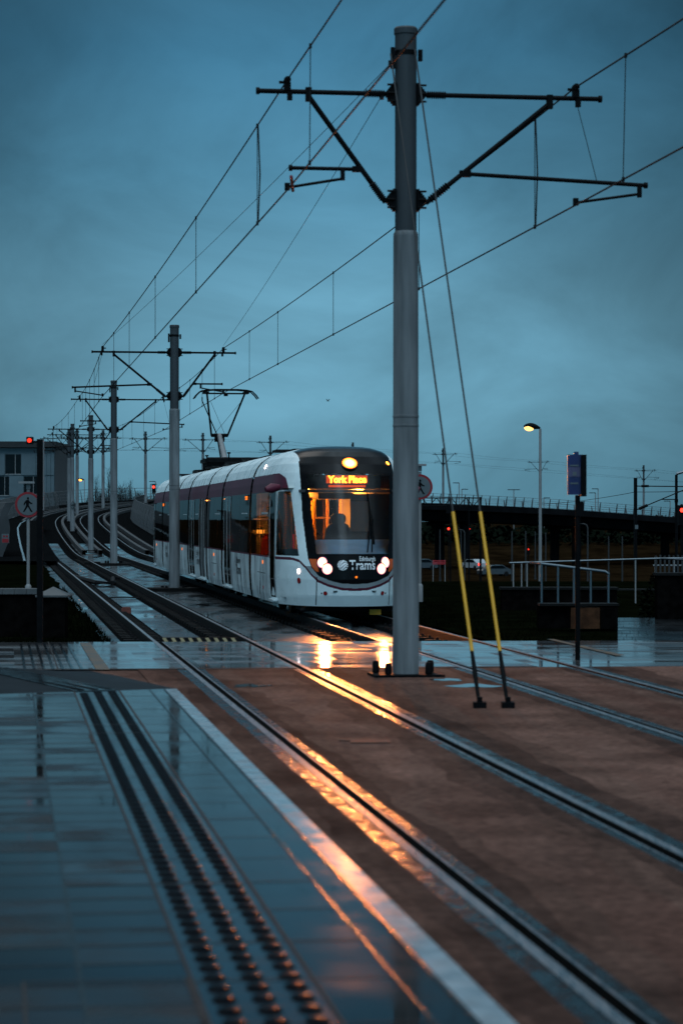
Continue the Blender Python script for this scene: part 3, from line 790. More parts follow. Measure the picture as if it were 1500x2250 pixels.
for track, lab in ((0, 'overhead wires with droppers above the empty track, left of the masts'), (1, 'overhead wires with droppers above the tram, right of the masts')):
    root = thing('overhead_line', lab, 'overhead line', G(0 if track == 0 else TRK2, 20, 6))
    root_loc = Vector(root.location)
    mp_, cp_ = wire_pts('m', track), wire_pts('c', track)
    ml, cl_ = [], []
    for k in range(len(mp_) - 1):
        L = (mp_[k + 1] - mp_[k]).length
        ml += sagged(mp_[k], mp_[k + 1], .12 if k < 2 else .18)[0 if k == 0 else 1:]
        cl_ += sagged(cp_[k], cp_[k + 1], 0.0)[0 if k == 0 else 1:]
    b = MB(); b.tube([p - root_loc for p in ml], .0105, 6); b.build('messenger_wire', M_CABLE, root)
    b = MB(); b.tube([p - root_loc for p in cl_], .0105, 6); b.build('contact_wire', M_CABLE, root)
    def at_y(line, y):
        for a, c in zip(line, line[1:]):
            if min(a.y, c.y) <= y <= max(a.y, c.y) and abs(c.y - a.y) > 1e-6: return a.lerp(c, (y - a.y) / (c.y - a.y))
    ysd = [27.0, 32.2, 40.8, 49.6, 57.5, 63.5] if track == 0 else [27.5, 31.8, 39.8, 48.9, 57.4, 63.0]
    ysd += [73, 79, 86, 93, 100, 111, 117, 124, 130, 141, 150, 158, 166, 178, 187, 195]
    for y in ysd:
        p, q = at_y(ml, y), at_y(cl_, y)
        if p is None or q is None: continue
        b = MB(); thick = y in (32.2, 31.8)
        b.tube([p - root_loc, q - root_loc], .006 if y < 70 else .007, 5)
        if thick:
            mid = (p + q) / 2 + Vector((.035, 0, 0)); b.tube([p - root_loc + Vector((.01, 0, 0)), mid - root_loc, q - root_loc + Vector((.01, 0, 0))], .011, 6)
        b.box(p - root_loc, (.03, .05, .05)); b.box(q - root_loc, (.03, .05, .05))
        b.build('dropper', M_CABLE, root)
    if track == 0:
        p = at_y(cl_, 28.7); b = MB(); b.tube([p - root_loc + Vector((0, -.5, .02)), p - root_loc + Vector((0, .5, -.01))], .02, 8); b.build('section_clamp', M_SIGNRED, root)
# thin tie wires from the nearest mast back along the line
for (k0, u0, z0, k1, u1, z1, lab) in ((0, -.19, 7.50, 1, -2.13, 7.35, 'upper thin tie wire, from the nearest mast to the left arm of the next'),
                                     (0, -.30, 7.10, 1, 1.46, 7.35, 'lower thin tie wire, from the nearest mast to the right arm of the next')):
    p, q = mast_pt(k0, u0, z0), mast_pt(k1, u1, z1); b = MB()
    b.tube([v - p for v in sagged(p, q, .10)], .0045, 5); b.box((0, 0, 0), (.05, .05, .08))
    o = b.build('tie_wire', M_CABLE, loc=p); tag(o, lab, 'wire', 'tie wires between the first two masts')
# stay cables with yellow guards
for top, bx, lab in ((P(911, 108, 29.28), 1115, 'yellow sleeved stay cable further from the nearest mast, right of its twin'), (P(858, 118, 29.2), 1053, 'yellow sleeved stay cable standing nearer the mast, left of its twin')):
    base = Vector(((bx - 750) * 24.46 / F, 24.46, 0)); root = thing('stay_cable', lab, 'stay cable', base, 0, 'stay cables of the nearest mast')
    tv = top - base; f = lambda s_: tv * s_
    b = MB(); b.tube([f(.055), f(1)], .0105, 8); b.build('cable', M_GALVDK, root)
    z1 = 2.0 / tv.z; 
    b = MB(); b.tube([f(.55 / tv.z), f(1.98 / tv.z)], .0195, 12); b.build('yellow_guard', M_YELLOW, root, smooth=35)
    b = MB(); b.tube([f(.06 / tv.z), f(.2 / tv.z), f(.35 / tv.z), f(.55 / tv.z)], [.018, .020, .026, .018], 10); b.build('turnbuckle', M_BLACK, root, smooth=35)
    b = MB(); b.box((0, 0, .03), (.13, .16, .06)); b.box((0, 0, .07), (.05, .10, .08)); b.build('anchor_plate', M_BLACK, root)

# ------------------------------------------------------------------ tram
TR = thing('tram', 'white and maroon tram with lit headlamps arriving on the track right of the masts', 'tram', (.26, 45.7, 0), math.atan2(.1384, .9904))
PROF = [(1.275, .24), (1.305, .40), (1.325, .75), (1.325, 1.165), (1.325, 1.9), (1.305, 2.43), (1.285, 2.62), (1.245, 2.80), (1.17, 2.98), (1.06, 3.12), (.90, 3.23), (.70, 3.30), (.42, 3.34), (0, 3.35)]
def W(z): return interp(z, [(p[1], p[0]) for p in PROF])
S0 = [(.2, .16), (.45, .05), (.75, .0), (1.0, .0), (1.25, .06), (1.6, .20), (2.0, .34), (2.4, .48), (2.75, .62), (2.95, .74), (3.1, .90), (3.2, 1.08), (3.27, 1.35), (3.32, 1.8), (3.35, 2.6)]
SN = 3.0
def s_at(u, z, w=None):
    w = w or max(W(z), 1e-4); f = min(1, abs(u) / w); s0 = interp(z, S0)
    return s0 + (SN - s0) * (1 - (1 - f ** 2.5) ** .4)
MZ = [(0, .665), (.25, .68), (.4, .71), (.5, .745), (.67, .82), (.79, .98), (.84, 1.15), (.86, 1.34), (.885, 1.7), (.907, 1.92), (.915, 2.8)]
def mask_lo(u): return interp(abs(u), MZ[:6]) if abs(u) < .79 else None
def in_mask(u, z, s):
    au = abs(u)
    if z < .98: return au < .79 and z > mask_lo(u)
    lim = interp(z, [(.98, .79), (1.15, .84), (1.34, .86), (1.7, .885), (1.92, .907), (2.8, .915), (3.25, .90)])
    return au < lim and s < 1.42
def in_glass(u, z, s):
    return 1.24 < z < 2.76 and abs(u) < interp(z, [(1.24, .70), (1.55, .715), (2.75, .81)])
ZL = [(0, .585), (.25, .600), (.5, .668), (.67, .745), (.79, .865), (.88, 1.0), (.98, 1.12), (1.08, 1.16), (1.4, 1.168)]
def zone(u, z, s):
    au = abs(u)
    if in_glass(u, z, s): return 'glass'
    if in_mask(u, z, s) or (z > 2.9 and au < .885 and s < 2.75): return 'mask'
    zl = interp(au, ZL)
    if zl - .05 < z < zl and s < 2.9: return 'maroon'
    if 1.19 < z < 2.44 and au > interp(z, [(1.19, .985), (2.44, 1.075)]) and s < 1.95: return 'cabwin'
    if 1.168 < z < 2.44 and s > 2.72: return 'band'
    if 2.47 < z < 2.80 and au > interp(z, [(2.47, 1.10), (2.7, 1.13), (2.8, 1.20)]): return 'maroon'
    if zl <= z < 1.0 and au < .95: return 'silver'
    return 'white'
# profile resampled finely
PR = []
for (w0, z0), (w1, z1) in zip(PROF, PROF[1:]):
    L = math.hypot(w1 - w0, z1 - z0); n = max(2, int(L / .009))
    for k in range(n): PR.append((lerp(w0, w1, k / n), lerp(z0, z1, k / n)))
PR.append(PROF[-1])
NPH = 420
buckets = {}
rows = []
for w, z in PR:
    row = []
    for k in range(NPH + 1):
        ph = -math.pi / 2 + math.pi * k / NPH
        f = math.sin(ph); u = w * f; s0 = interp(z, S0)
        s = s0 + (SN - s0) * (1 - max(0, 1 - abs(f) ** 2.5) ** .4)
        row.append((u, s, z))
    rows.append(row)
zmb = {}
for j in range(len(rows) - 1):
    for k in range(NPH):
        q = (rows[j][k], rows[j][k + 1], rows[j + 1][k + 1], rows[j + 1][k])
        cu = sum(p[0] for p in q) / 4; cs = sum(p[1] for p in q) / 4; cz = sum(p[2] for p in q) / 4
        zn = zone(cu, cz, cs)
        zmb.setdefault(zn, {})
        d = zmb[zn]
        for p_, (jj, kk) in zip(q, ((j, k), (j, k + 1), (j + 1, k + 1), (j + 1, k))): d.setdefault((jj, kk), p_)
        d.setdefault('f', []).append(((j, k), (j, k + 1), (j + 1, k + 1), (j + 1, k)))
def zone_mb(zns, side=0):
    b = MB()
    for mi, zn in enumerate(zns):
        if zn not in zmb: continue
        d = zmb[zn]; ix = {}; vs = []
        for key, p in d.items():
            if key == 'f': continue
            ix[key] = len(vs); vs.append(p)
        b.add(vs, [tuple(ix[q] for q in f) for f in d['f'] if not side or side * d[f[0]][0] > 0], mi)
    return b
MODS = [0, 6.6, 13.4, 17.9, 24.2, 28.7, 35.5, 42.1]
DOORS = {0: [(1.98, 2.72)], 1: [(11.05, 12.75)], 3: [(18.45, 20.2), (21.9, 23.65)], 5: [(29.35, 31.05)], 6: [(39.4, 40.1)]}
def side_sec(b, s0, s1, lo, hi, mi, off=0.0, step=1.2, sides=(-1, 1)):
    prof = [(w, z) for w, z in PR if lo <= z <= hi]
    n = max(1, int((s1 - s0) / step))
    for sg in sides:
        rws = [[(sg * (w + off), lerp(s0, s1, k / n), z) for w, z in prof] for k in range(n + 1)]
        if sg > 0: rws = rws[::-1]
        b.grid(rws, mi)
GAP = .19
def make_section(k):
    s0, s1 = MODS[k] + (GAP if k else 0), MODS[k + 1] - (GAP if k < 6 else 0)
    body = MB()
    if k == 0:
        z = zone_mb(['white', 'silver', 'maroon']); body.v += z.v; body.f += z.f; body.m += [{0: 0, 1: 3, 2: 2}[q] for q in z.m]; a = SN
    else: a = s0
    e = s1 if k < 6 else s1 - 2.0
    side_sec(body, a, e, .235, 1.13, 1); side_sec(body, a, e, 1.12, 1.172, 2); side_sec(body, a, e, 2.43, 2.80, 2); side_sec(body, a, e, 2.79, 3.36, 0)
    if k == 6:      # rear cab, plain taper (its end faces away)
        prev = None
        for q in range(9):
            f = q / 8; w_ = (1 - f ** 2.6 * .45); s_ = e + 2.0 * f
            ring = [(sg * w * w_, s_, z) for sg in (-1,) for w, z in PR[::9]] + [(w * w_, s_, z) for w, z in PR[::-9]]
            if prev:
                n = len(ring)
                for i in range(n - 1):
                    zc = (ring[i][2] + ring[i + 1][2]) / 2
                    body.quad(prev[i], prev[i + 1], ring[i + 1], ring[i], 4 if 1.17 < zc < 2.43 else (2 if 2.43 < zc < 2.8 else 0))
            prev = ring
        body.add(prev, [tuple(range(len(prev)))], 4)
    o = body.build('tram_section', [M_WHITE, M_WHITEDIRT, M_MAROON, M_SILVER, M_MASK], TR, smooth=30)
    # window bands between doors
    ds = DOORS.get(k, []); cur = a if k else 2.75; spans = []
    for d0, d1 in ds:
        if d0 > cur + .2: spans.append((cur, d0 - .03))
        cur = max(cur, d1 + .03)
    if e > cur + .2: spans.append((cur, e))
    for w0, w1 in spans:
        n = max(1, round((w1 - w0) / 1.7))
        for q in range(n):
            for sd in (-1, 1):
                b = MB(); side_sec(b, lerp(w0, w1, q / n) + .012, lerp(w0, w1, (q + 1) / n) - .012, 1.165, 2.445, 0, .002, sides=(sd,))
                b.build('side_window', M_GLASS_SIDE, o, smooth=30)
                if q < n - 1:
                    b = MB(); side_sec(b, lerp(w0, w1, (q + 1) / n) - .03, lerp(w0, w1, (q + 1) / n) + .03, 1.165, 2.445, 0, -.004, sides=(sd,)); b.build('window_pillar', M_MASK, o)
                if w1 - w0 > 1 and q % 2 == 0:   # hopper bar of the opening light
                    b = MB(); b.box((sd * 1.324, lerp(w0, w1, (q + .5) / n), 2.02), (.02, (w1 - w0) / n * .55, .022))
                    b.build('hopper_bar', M_ALU, o)
    for d0, d1 in ds:
        for sg in (-1, 1):
            zs = [.36, .75, 1.165, 1.9, 2.43]
            leaves = 2 if d1 - d0 > 1.2 else 1
            for q in range(leaves):
                c0, c1 = lerp(d0, d1, q / leaves) + .02, lerp(d0, d1, (q + 1) / leaves) - .02
                b = MB(); offz = lambda z: sg * ((s_shift(c0, z)) + .006)
                def s_shift(s, z):
                    if k == 0 and s < SN:
                        # side of the tapering cab: solve the outline for its half width
                        w = W(z); s0_ = interp(z, S0); f = (1 - (1 - (s - s0_) / (SN - s0_)) ** 2.5) ** .4
                        return w * f
                    return W(z)
                b.grid([[(sg * (s_shift(s, z) + .008), s, z) for z in zs] for s in ((c0 + .05, c1 - .05) if sg < 0 else (c1 - .05, c0 + .05))])
                d = b.build('door', M_GLASS_DOOR, o)
                b = MB()
                for sa, sb in ((c0, c0 + .05), (c1 - .05, c1)):
                    b.grid([[(sg * (s_shift(s, z) + .014), s, z) for z in zs] for s in ((sa, sb) if sg < 0 else (sb, sa))])
                b.build('door_frame', M_ALU, o)
            b = MB(); sm = (d0 + d1) / 2
            b.box((sg * (s_shift(sm, .3) + .03), sm, .30), (.09, d1 - d0 + .1, .03)); b.build('door_sill', M_ALU, o)
    return o
M_GLASS_DOOR = glass('door_glass', (.10, .085, .08), refl=.7)
sections = [make_section(k) for k in range(7)]
front = sections[0]
mk = zone_mb(['mask']).build('front_mask', M_MASK, TR, smooth=50)
ws = zone_mb(['glass']).build('windscreen', M_GLASS_FRONT, TR, smooth=50)
M_GLASS_CAB = glass('cab_glass', (.12, .14, .15), refl=.9)
for sd in (-1, 1): zone_mb(['cabwin'], sd).build('cab_window', M_GLASS_CAB, TR, smooth=50)
for sd in (-1, 1): zone_mb(['band'], sd).build('side_window', M_GLASS_SIDE, front, smooth=50)
def on_nose(u, z, out_=.0): return Vector((u, s_at(u, z) - out_, z))
def nose_n(u, z):
    e = .01; a = on_nose(u + e, z) - on_nose(u - e, z); c = on_nose(u, z + e) - on_nose(u, z - e)
    n = a.cross(c).normalized(); return n if n.y < 0 else -n
# gangways
for s in MODS[1:-1]:
    b = MB(); pr = [(w - .10, z - (.10 if w < 1.0 else 0)) for w, z in PR[::8] if w > .12] + [(0, PROF[-1][1] - .10)]
    for sg in (-1, 1):
        rws = [[(sg * w, s - GAP - .02, z) for w, z in pr], [(sg * (w + .015), s, z) for w, z in pr], [(sg * w, s + GAP + .02, z) for w, z in pr]]
        b.grid(rws)
    b.build('gangway_bellows', M_RUBBER, TR)
# underframe, wheels
b = MB(); b.box((0, 21.2, .36), (2.2, 39.5, .16)); b.box((0, 1.6, .20), (1.7, 1.6, .16)); b.build('underframe', M_RUBBER, TR)
for s in (3.4, 5.3, 14.7, 16.6, 25.5, 27.4, 37, 38.9):
    for sg in (-1, 1):
        b = MB(); b.tube([(sg * .70, s, .30), (sg * .84, s, .30)], .30, 20); b.build('wheel', M_RAILSIDE, TR, smooth=35)
# lamps
def lamp(name, u, z, r, m, parent=TR, out_=.012, ring=True):
    n = nose_n(u, z); c = on_nose(u, z)
    b = MB(); b.disc(c + n * .0, n, r, 20, out_); o = b.build(name, m, parent)
    if ring:
        b = MB(); b.disc(c - n * .01, n, r * 1.18, 20, .014); b.build('lamp_bezel', M_MASK, o)
    return o
for sg in (-1, 1):
    lamp('headlight', sg * .60, 1.075, .105, M_LAMP_HEAD); lamp('headlight', sg * .515, .955, .105, M_LAMP_HEAD)
lamp('roof_headlight', 0.0, 2.97, .15, M_LAMP_TOP)
for (u, z, en, pitch) in ((-.57, 1.02, 420, 84), (.57, 1.02, 420, 84), (0, 2.97, 700, 72)):   # the beams of the lit lamps
    ld = bpy.data.lights.new('headlamp_beam', 'SPOT'); ld.energy = en; ld.color = (1, .29, .07); ld.spot_size = math.radians(60); ld.spot_blend = 1.0; ld.shadow_soft_size = .08
    lo = bpy.data.objects.new('headlamp_beam', ld); COL.objects.link(lo); lo.parent = TR; lo.location = on_nose(u, z) + Vector((0, -.10, 0)); lo.rotation_euler = (math.radians(pitch), 0, math.radians(180))
for sg in (-1, 1):
    lamp('marker_light', sg * .985, .90, .05, M_LAMP_SIDE); lamp('reflector', sg * .985, .72, .05, M_REFLRED)
    lamp('reflector', sg * .545, .49, .035, M_REFLRED)
    # orange turn lamp in the outer corner of the mask
    b = MB(); rws = []
    for q in range(9):
        z = lerp(.90, 1.14, q / 8); hi = interp(z, [(.86, .68), (.98, .785), (1.14, .833)]) - .008; lo = interp(z, [(.90, .665), (1.14, .70)])
        rws.append([on_nose(sg * lerp(lo, hi, k / 5), z, .006) for k in range(6)])
    b.grid(rws); b.build('turn_indicator', M_ORANGE, TR, smooth=60)
lamp('turn_indicator', .02, .80, .022, M_AMBER, ring=False)
lamp('marker_light', .80, 2.98, .04, M_STREETFAR, ring=False)
# small side lamps along the flank and destination displays over the windows
for s, z, m in ((4.0, 1.02, M_AMBER), (4.0, .50, M_REFLRED), (15.6, 1.0, M_AMBER), (15.6, .5, M_REFLRED), (26.5, 1.0, M_AMBER), (38.5, 1.0, M_AMBER), (38.5, .5, M_REFLRED)):
    b = MB(); b.disc((-W(z), s, z), (-1, 0, 0), .038, 14, .012); b.build('side_lamp', m, TR)
for s in (7.35, 34.9):
    b = MB(); b.box((-1.318, s, 2.36), (.015, .55, .13)); o = b.build('side_display', M_MASK, TR)
    b = MB(); b.box((-1.33, s, 2.375), (.012, .44, .035)); b.box((-1.33, s, 2.33), (.012, .40, .03)); b.build('display_text', M_AMBER, o)
b = MB(); b.disc((-W(2.95) + .02, 4.9, 2.98), (-1, 0, .5), .045, 14, .02); b.build('roof_side_light', M_LAMP_SIDE, TR)
# mirrors / camera pods
for sg in (-1, 1):
    b = MB(); b.tube([(sg * 1.24, 1.75, 2.52), (sg * 1.40, 1.70, 2.50), (sg * 1.52, 1.66, 2.47)], [.06, .10, .05], 12); b.build('mirror_pod', M_MAROON, TR, smooth=60)
b = MB(); b.tube([(-1.28, 41.3, 2.52), (-1.46, 41.3, 2.50)], [.07, .09], 10); b.build('mirror_pod', M_MASK, TR)
# bumper panel joints, steps, small vents
for u in (-.70, .70):
    b = MB()
    for q in range(12):
        z0, z1 = lerp(.26, .80, q / 12), lerp(.26, .80, (q + 1) / 12)
        b.quad(on_nose(u - .008, z0, .002), on_nose(u + .008, z0, .002), on_nose(u + .008, z1, .002), on_nose(u - .008, z1, .002))
    b.build('panel_seam', M_RUBBER, TR)
for sg in (-1, 1):
    b = MB(); n = nose_n(sg * .36, .50)
    for q in range(3): b.box(on_nose(sg * .36, .515 + .012 * q, .004), (.10, .012, .007))
    b.build('vent', M_RUBBER, TR)
    b = MB(); b.disc(on_nose(sg * .61, .49), nose_n(sg * .61, .49), .016, 10, .006); b.build('towing_socket', M_RUBBER, TR)
for c_, z_ in (((-1.318, 4.6, .62), (.008, .012, .55)), ((-1.323, 4.3, .80), (.008, 1.5, .012)), ((-1.323, 15.6, .78), (.008, 1.4, .012)), ((-1.315, 26.4, .8), (.008, 1.4, .012))):
    b = MB(); b.box(c_, z_); b.build('panel_seam', M_RUBBER, TR)
b = MB(); b.box(on_nose(.52, .12, -.25) if False else (.45, .45, .12), (.22, .03, .10)); b.build('lifeguard', M_YELLOW, TR)
b = MB(); b.tube([(-.95, .75, .16), (.95, .75, .16)], .04, 8); b.build('lifeguard_bar', M_RUBBER, TR)
# wiper pair
b = MB()
for du in (0, .10):
    pts = [on_nose(.26 - .02 + du * .9, 1.27, .03), on_nose(.30 + du * .6, 1.62, .05), on_nose(.36 + du * .25, 1.90, .06)]; b.tube(pts, .014, 6)
b.tube([on_nose(.38, 1.42, .03), on_nose(.36, 1.9, .05), on_nose(.30, 2.42, .02)], [.022, .016, .010], 6)
b.build('wiper', M_BLACK, TR)
# lettering
def text_mb(s, size, mat_, bold=0.0):
    cu = bpy.data.curves.new('lettering', 'FONT'); cu.body = s; cu.size = size; cu.align_x = 'LEFT'; cu.offset = bold; cu.resolution_u = 3
    o = bpy.data.objects.new('lettering', cu); COL.objects.link(o)
    dg = bpy.context.evaluated_depsgraph_get(); me = bpy.data.meshes.new_from_object(o.evaluated_get(dg))
    vs = [v.co.copy() for v in me.vertices]; fs = [tuple(p.vertices) for p in me.polygons]
    bpy.data.objects.remove(o); bpy.data.meshes.remove(me)
    return vs, fs
def put_text(name, s, size, fn, m, parent, bold=0.0, width=None):
    vs, fs = text_mb(s, size, m, bold)
    if width:
        x1 = max(v.x for v in vs); x0 = min(v.x for v in vs); k = width / (x1 - x0)
        for v in vs: v.x = (v.x - x0) * k
    b = MB(); b.add([fn(v.x, v.y) for v in vs], fs); return b.build(name, m, parent)
put_text('nose_lettering', 'Trams', .255, lambda x, y: on_nose(-.11 + x, .945 + y, .006), M_LETTER, TR, .004, .50)
put_text('nose_lettering', 'Edinburgh', .125, lambda x, y: on_nose(.085 + x, 1.105 + y, .006), M_LETTER, TR, .001, .31)
b = MB(); cu_, cz_, R_ = -.235, 1.025, .098      # round emblem cut by curved lines
N = 34
def in_emblem(x, z):
    r = math.hypot(x, z)
    if r > 1: return False
    for k in (-.75, -.25, .25, .75):
        if abs(z - (k + .35 * math.sin(2.6 * x + .4 + k))) < .045: return False
        if abs((x - z * .8) - k * 1.25 - .12 * math.sin(3 * z)) < .045: return False
    return True
for i in range(N):
    for j in range(N):
        x0, x1 = -1 + 2 * i / N, -1 + 2 * (i + 1) / N; z0, z1 = -1 + 2 * j / N, -1 + 2 * (j + 1) / N
        if in_emblem((x0 + x1) / 2, (z0 + z1) / 2):
            b.quad(*[on_nose(cu_ + x * R_, cz_ + z * R_, .006) for x, z in ((x0, z0), (x1, z0), (x1, z1), (x0, z1))])
b.build('round_emblem', M_LETTER, TR)
for s in (9.2, 20.7, 33.5):   # side lettering, two lines each
    for ln, zz, wd in (('Edinburgh', .90, .95), ('Trams', .66, 1.05)):
        put_text('side_lettering', ln, .20 if ln == 'Edinburgh' else .30, lambda x, y: Vector((-1.329, s + .5 - x, zz + y)), M_LETTERD, TR, .004, wd)
# destination display behind the windscreen
b = MB(); b.box((0, 1.06, 2.62), (1.30, .05, .26)); o = b.build('destination_display', M_MASK, TR)
b = MB(); b.box((-.015, 1.03, 2.665), (.80, .008, .150)); b.build('display_backlight', M_LEDB, o)
put_text('display_text', 'York Place', .18, lambda x, y: Vector((-.39 + x, 1.022, 2.605 + y)), M_LED, o, .010, .76)
b = MB(); b.box((-.01, 1.03, 2.535), (.72, .008, .045)); b.build('display_reflection', M_LEDB, o)  # glowing strip painted in as the reflection below the lit text
b = MB(); b.box((0, 1.12, 2.44), (1.9, .5, .05)); b.build('cab_visor', M_DARKIN, TR)
# cab: dash, seat, partition
b = MB(); b.grid([[(u, s_at(u, 1.26) + .04, 1.22) for u in (-.75, -.4, 0, .4, .75)], [(u, 1.15, 1.50) for u in (-.95, -.5, 0, .5, .95)], [(u, 1.2, .6) for u in (-.95, -.5, 0, .5, .95)]])
b.build('dashboard', mat('dash_blue_grey', (.25, .44, .60), .5, 0, .4, .1, 3), TR)
b = MB(); MS = Matrix.Translation((-.06, 2.0, 0)) @ Matrix.Rotation(math.radians(90), 4, 'X')
def rounded(cx, cz, w, h, e=3.2, n=32):
    out = []
    for q in range(n):
        a = 2 * math.pi * q / n; c_, s_ = math.cos(a), math.sin(a)
        out.append((cx + w / 2 * math.copysign(abs(c_) ** (2 / e), c_), cz + h / 2 * math.copysign(abs(s_) ** (2 / e), s_)))
    return out
b.plate(rounded(0, 1.38, .54, .90), MS, .14); b.plate(rounded(0, 1.90, .30, .22, 2.6), MS, .12); b.plate([(-.06, 1.7), (.06, 1.7), (.06, 1.86), (-.06, 1.86)], MS, .05)
b.box((-.06, 1.72, 1.0), (.5, .5, .14)); b.build('driver_seat', M_DARKIN, TR, smooth=40)
b = MB(); b.box((.72, 2.55, 1.4), (.9, .04, 2.0)); b.box((-.02, 2.55, 2.36), (.7, .04, .12)); b.box((-.45, 2.55, .85), (1.5, .04, .9)); b.build('cab_partition', M_DARKIN, TR)
b = MB(); b.box((.46, 2.52, 1.95), (.36, .02, .6)); b.build('partition_panel', mat('partition_beige', (.30, .22, .18), .6, 0, .3, .1, 3), TR)
for s_, w_ in ((3.3, .42), (6.3, .62), (13.4, .7)):
    b = MB()
    for sg in (-1, 1): b.box((sg * (1.22 - w_ / 2), s_, 1.45), (w_, .06, 2.05))
    b.box((0, s_, 2.40), (1.9, .06, .16)); b.build('saloon_bulkhead', M_INWARM, TR)
# saloon interior
b = MB(); b.quad((-1.2, 1.3, .38), (1.2, 1.3, .38), (1.2, 41, .38), (-1.2, 41, .38)); b.build('floor_panel', M_DARKIN, TR)
b = MB(); b.quad((-1.2, 1.2, 2.50), (1.2, 1.2, 2.50), (1.2, 41, 2.50), (-1.2, 41, 2.50)); b.build('ceiling_panel', M_INWARM, TR)
b = MB()
for u in (-.55, .55):
    for s in (3.0, 4.5): b.box((u, s + .6, 2.485), (.12, 1.1, .02))
b.build('saloon_light', M_SALOON, TR)
for s in (9, 15.6, 21, 26.5, 33):
    b = MB(); b.box((0, s, 2.485), (.10, 1.2, .02)); b.build('saloon_light', emit('saloon_dim', (1, .32, .055), 8.0) if s == 9 else bpy.data.materials['saloon_dim'], TR)
for u, s in ((-.62, 2.9), (-.35, 3.3), (-.05, 3.6), (-.60, 4.4), (-.15, 5.2), (.35, 4.6), (-.5, 6.2), (.5, 8.3), (-.5, 8.9), (-.5, 11.3), (.4, 12.6), (-.5, 14.5), (-.6, 19.3), (.3, 19.6), (-.6, 22.8), (-.5, 30.2)):
    b = MB(); b.tube([(u, s, .4), (u, s, 2.49)], .030 if s < 6 else .02, 8)
    if s in (3.3, 3.6): b.box((u + .12, s, 1.92), (.22, .05, .05))
    b.build('grab_pole', M_POLEY, TR)
b = MB(); b.box((-.98, 3.4, 1.6), (.03, .5, 1.7)); b.box((-.72, 2.75, 2.30), (.5, .05, .06)); b.box((-.95, 2.75, 1.5), (.06, .05, 1.7)); b.build('door_surround', M_POLEY, TR)
for k, (u, s) in enumerate(((-.75, 4.9), (-.75, 5.7), (.75, 5.0), (.75, 8.2), (-.75, 8.2), (-.75, 9.6), (.75, 10.2), (-.75, 15), (.75, 16), (-.75, 16.4), (-.75, 21), (-.75, 26), (-.75, 33))):
    b = MB(); b.box((u, s, .82), (.85, .45, .10)); b.box((u, s + .1, .6), (.5, .3, .4))
    for dx in (-.21, .21): b.plate(rounded(dx, 1.2, .40, .78), Matrix.Translation((u, s + .28, 0)) @ Matrix.Rotation(math.radians(90), 4, 'X'), .09)
    b.build('passenger_seat', M_SEATRED if k < 3 else M_DARKIN, TR)
b = MB(); b.box((-.40, 7.4, 2.25), (.30, .05, .10)); b.build('saloon_display', M_REDSOFT, TR)
# roof gear
b = MB()
for s, l, w, h in ((7.2, 1.6, .8, .07), (12.4, 1.6, .8, .06), (16.4, 1.4, .9, .08), (21.4, 2.4, .9, .08), (32, 2.5, 1.0, .10), (38, 1.8, .9, .08)):
    b.box((0, s, 3.34 + h / 2), (w, l, h))
b.build('roof_equipment', M_RUBBER, TR)
for s in MODS[1:-1]:
    b = MB(); b.box((-.55, s, 3.36), (.5, .9, .05)); b.build('roof_cable_cover', M_RUBBER, TR)
for s, u in ((24.6, -.75), (28.6, -.5), (21.5, -.4)):
    b = MB(); b.tube([(u, s, 3.3), (u, s, 3.72)], .022, 6); b.box((u, s, 3.72), (.09, .09, .04)); b.build('roof_aerial', M_BLACK, TR)
# pantograph
pg = thing('pantograph', None, None, (0, 27.2, 0)); pg.parent = TR
b = MB(); b.box((0, -.2, 3.62), (1.35, 1.9, .10)); b.box((0, -.2, 3.52), (1.15, 1.6, .10))
for sx in (-.55, .55):
    for sy in (-.9, .6): b.tube([(sx, sy, 3.3), (sx, sy, 3.6)], .06, 8)
b.tube([(-.62, -.9, 3.66), (.62, -.9, 3.66)], .06, 8)
b.build('pantograph_base', M_BLACK, pg)
KN = Vector((0, 1.75, 4.46)); 
b = MB(); b.tube([(0, -.15, 3.66), KN], [.095, .075], 10); b.build('lower_arm', M_GALV, pg, smooth=40)
b = MB(); b.tube([(-.07, .35, 3.62), KN + Vector((-.06, .1, -.06))], .022, 6); b.tube([KN + Vector((-.26, 0, 0)), KN + Vector((.26, 0, 0))], .055, 8); b.box(KN + Vector((0, 0, -.12)), (.3, .16, .16)); b.build('knee_joint', M_BLACK, pg)
HEAD = Vector((.04, .05, 5.70)); HS = .86
for sg in (-1, 1):
    b = MB(); b.tube([KN + Vector((sg * .25, 0, .0)), HEAD + Vector((sg * .66 * HS, 0, -.05))], .030, 8); b.build('upper_arm', M_BLACK, pg, smooth=40)
    b = MB(); b.tube([KN + Vector((-sg * .16, 0, .04)), HEAD + Vector((sg * .52 * HS, 0, -.30))], .006, 5); b.build('bracing_wire', M_CABLE, pg)
b = MB(); b.tube([KN + Vector((-.08, .1, .05)), HEAD + Vector((-.70, .15, -.26)), HEAD + Vector((-.70, .15, -.14))], .018, 6); b.build('guide_rod', M_BLACK, pg)
b = MB(); b.tube([HEAD + Vector((-.72 * HS, 0, -.04)), HEAD + Vector((.72 * HS, 0, -.04))], .024, 8); b.box(HEAD + Vector((0, 0, -.09)), (.12, .06, .06))
for sg in (-1, 1): b.box(HEAD + Vector((sg * .70 * HS, 0, -.02)), (.16, .5, .06))
b.build('head_frame', M_BLACK, pg)
for dy in (-.22, .22):
    b = MB(); pts = [HEAD + Vector((sg_x * HS, dy, dz)) for sg_x, dz in ((-1.12, -.20), (-1.04, -.10), (-.90, .015), (-.72, .05), (-.4, .07), (.4, .07), (.72, .05), (.90, .015), (1.04, -.10), (1.12, -.20))]
    b.tube(pts, .020, 8); b.build('contact_strip', M_BLACK, pg, smooth=50)

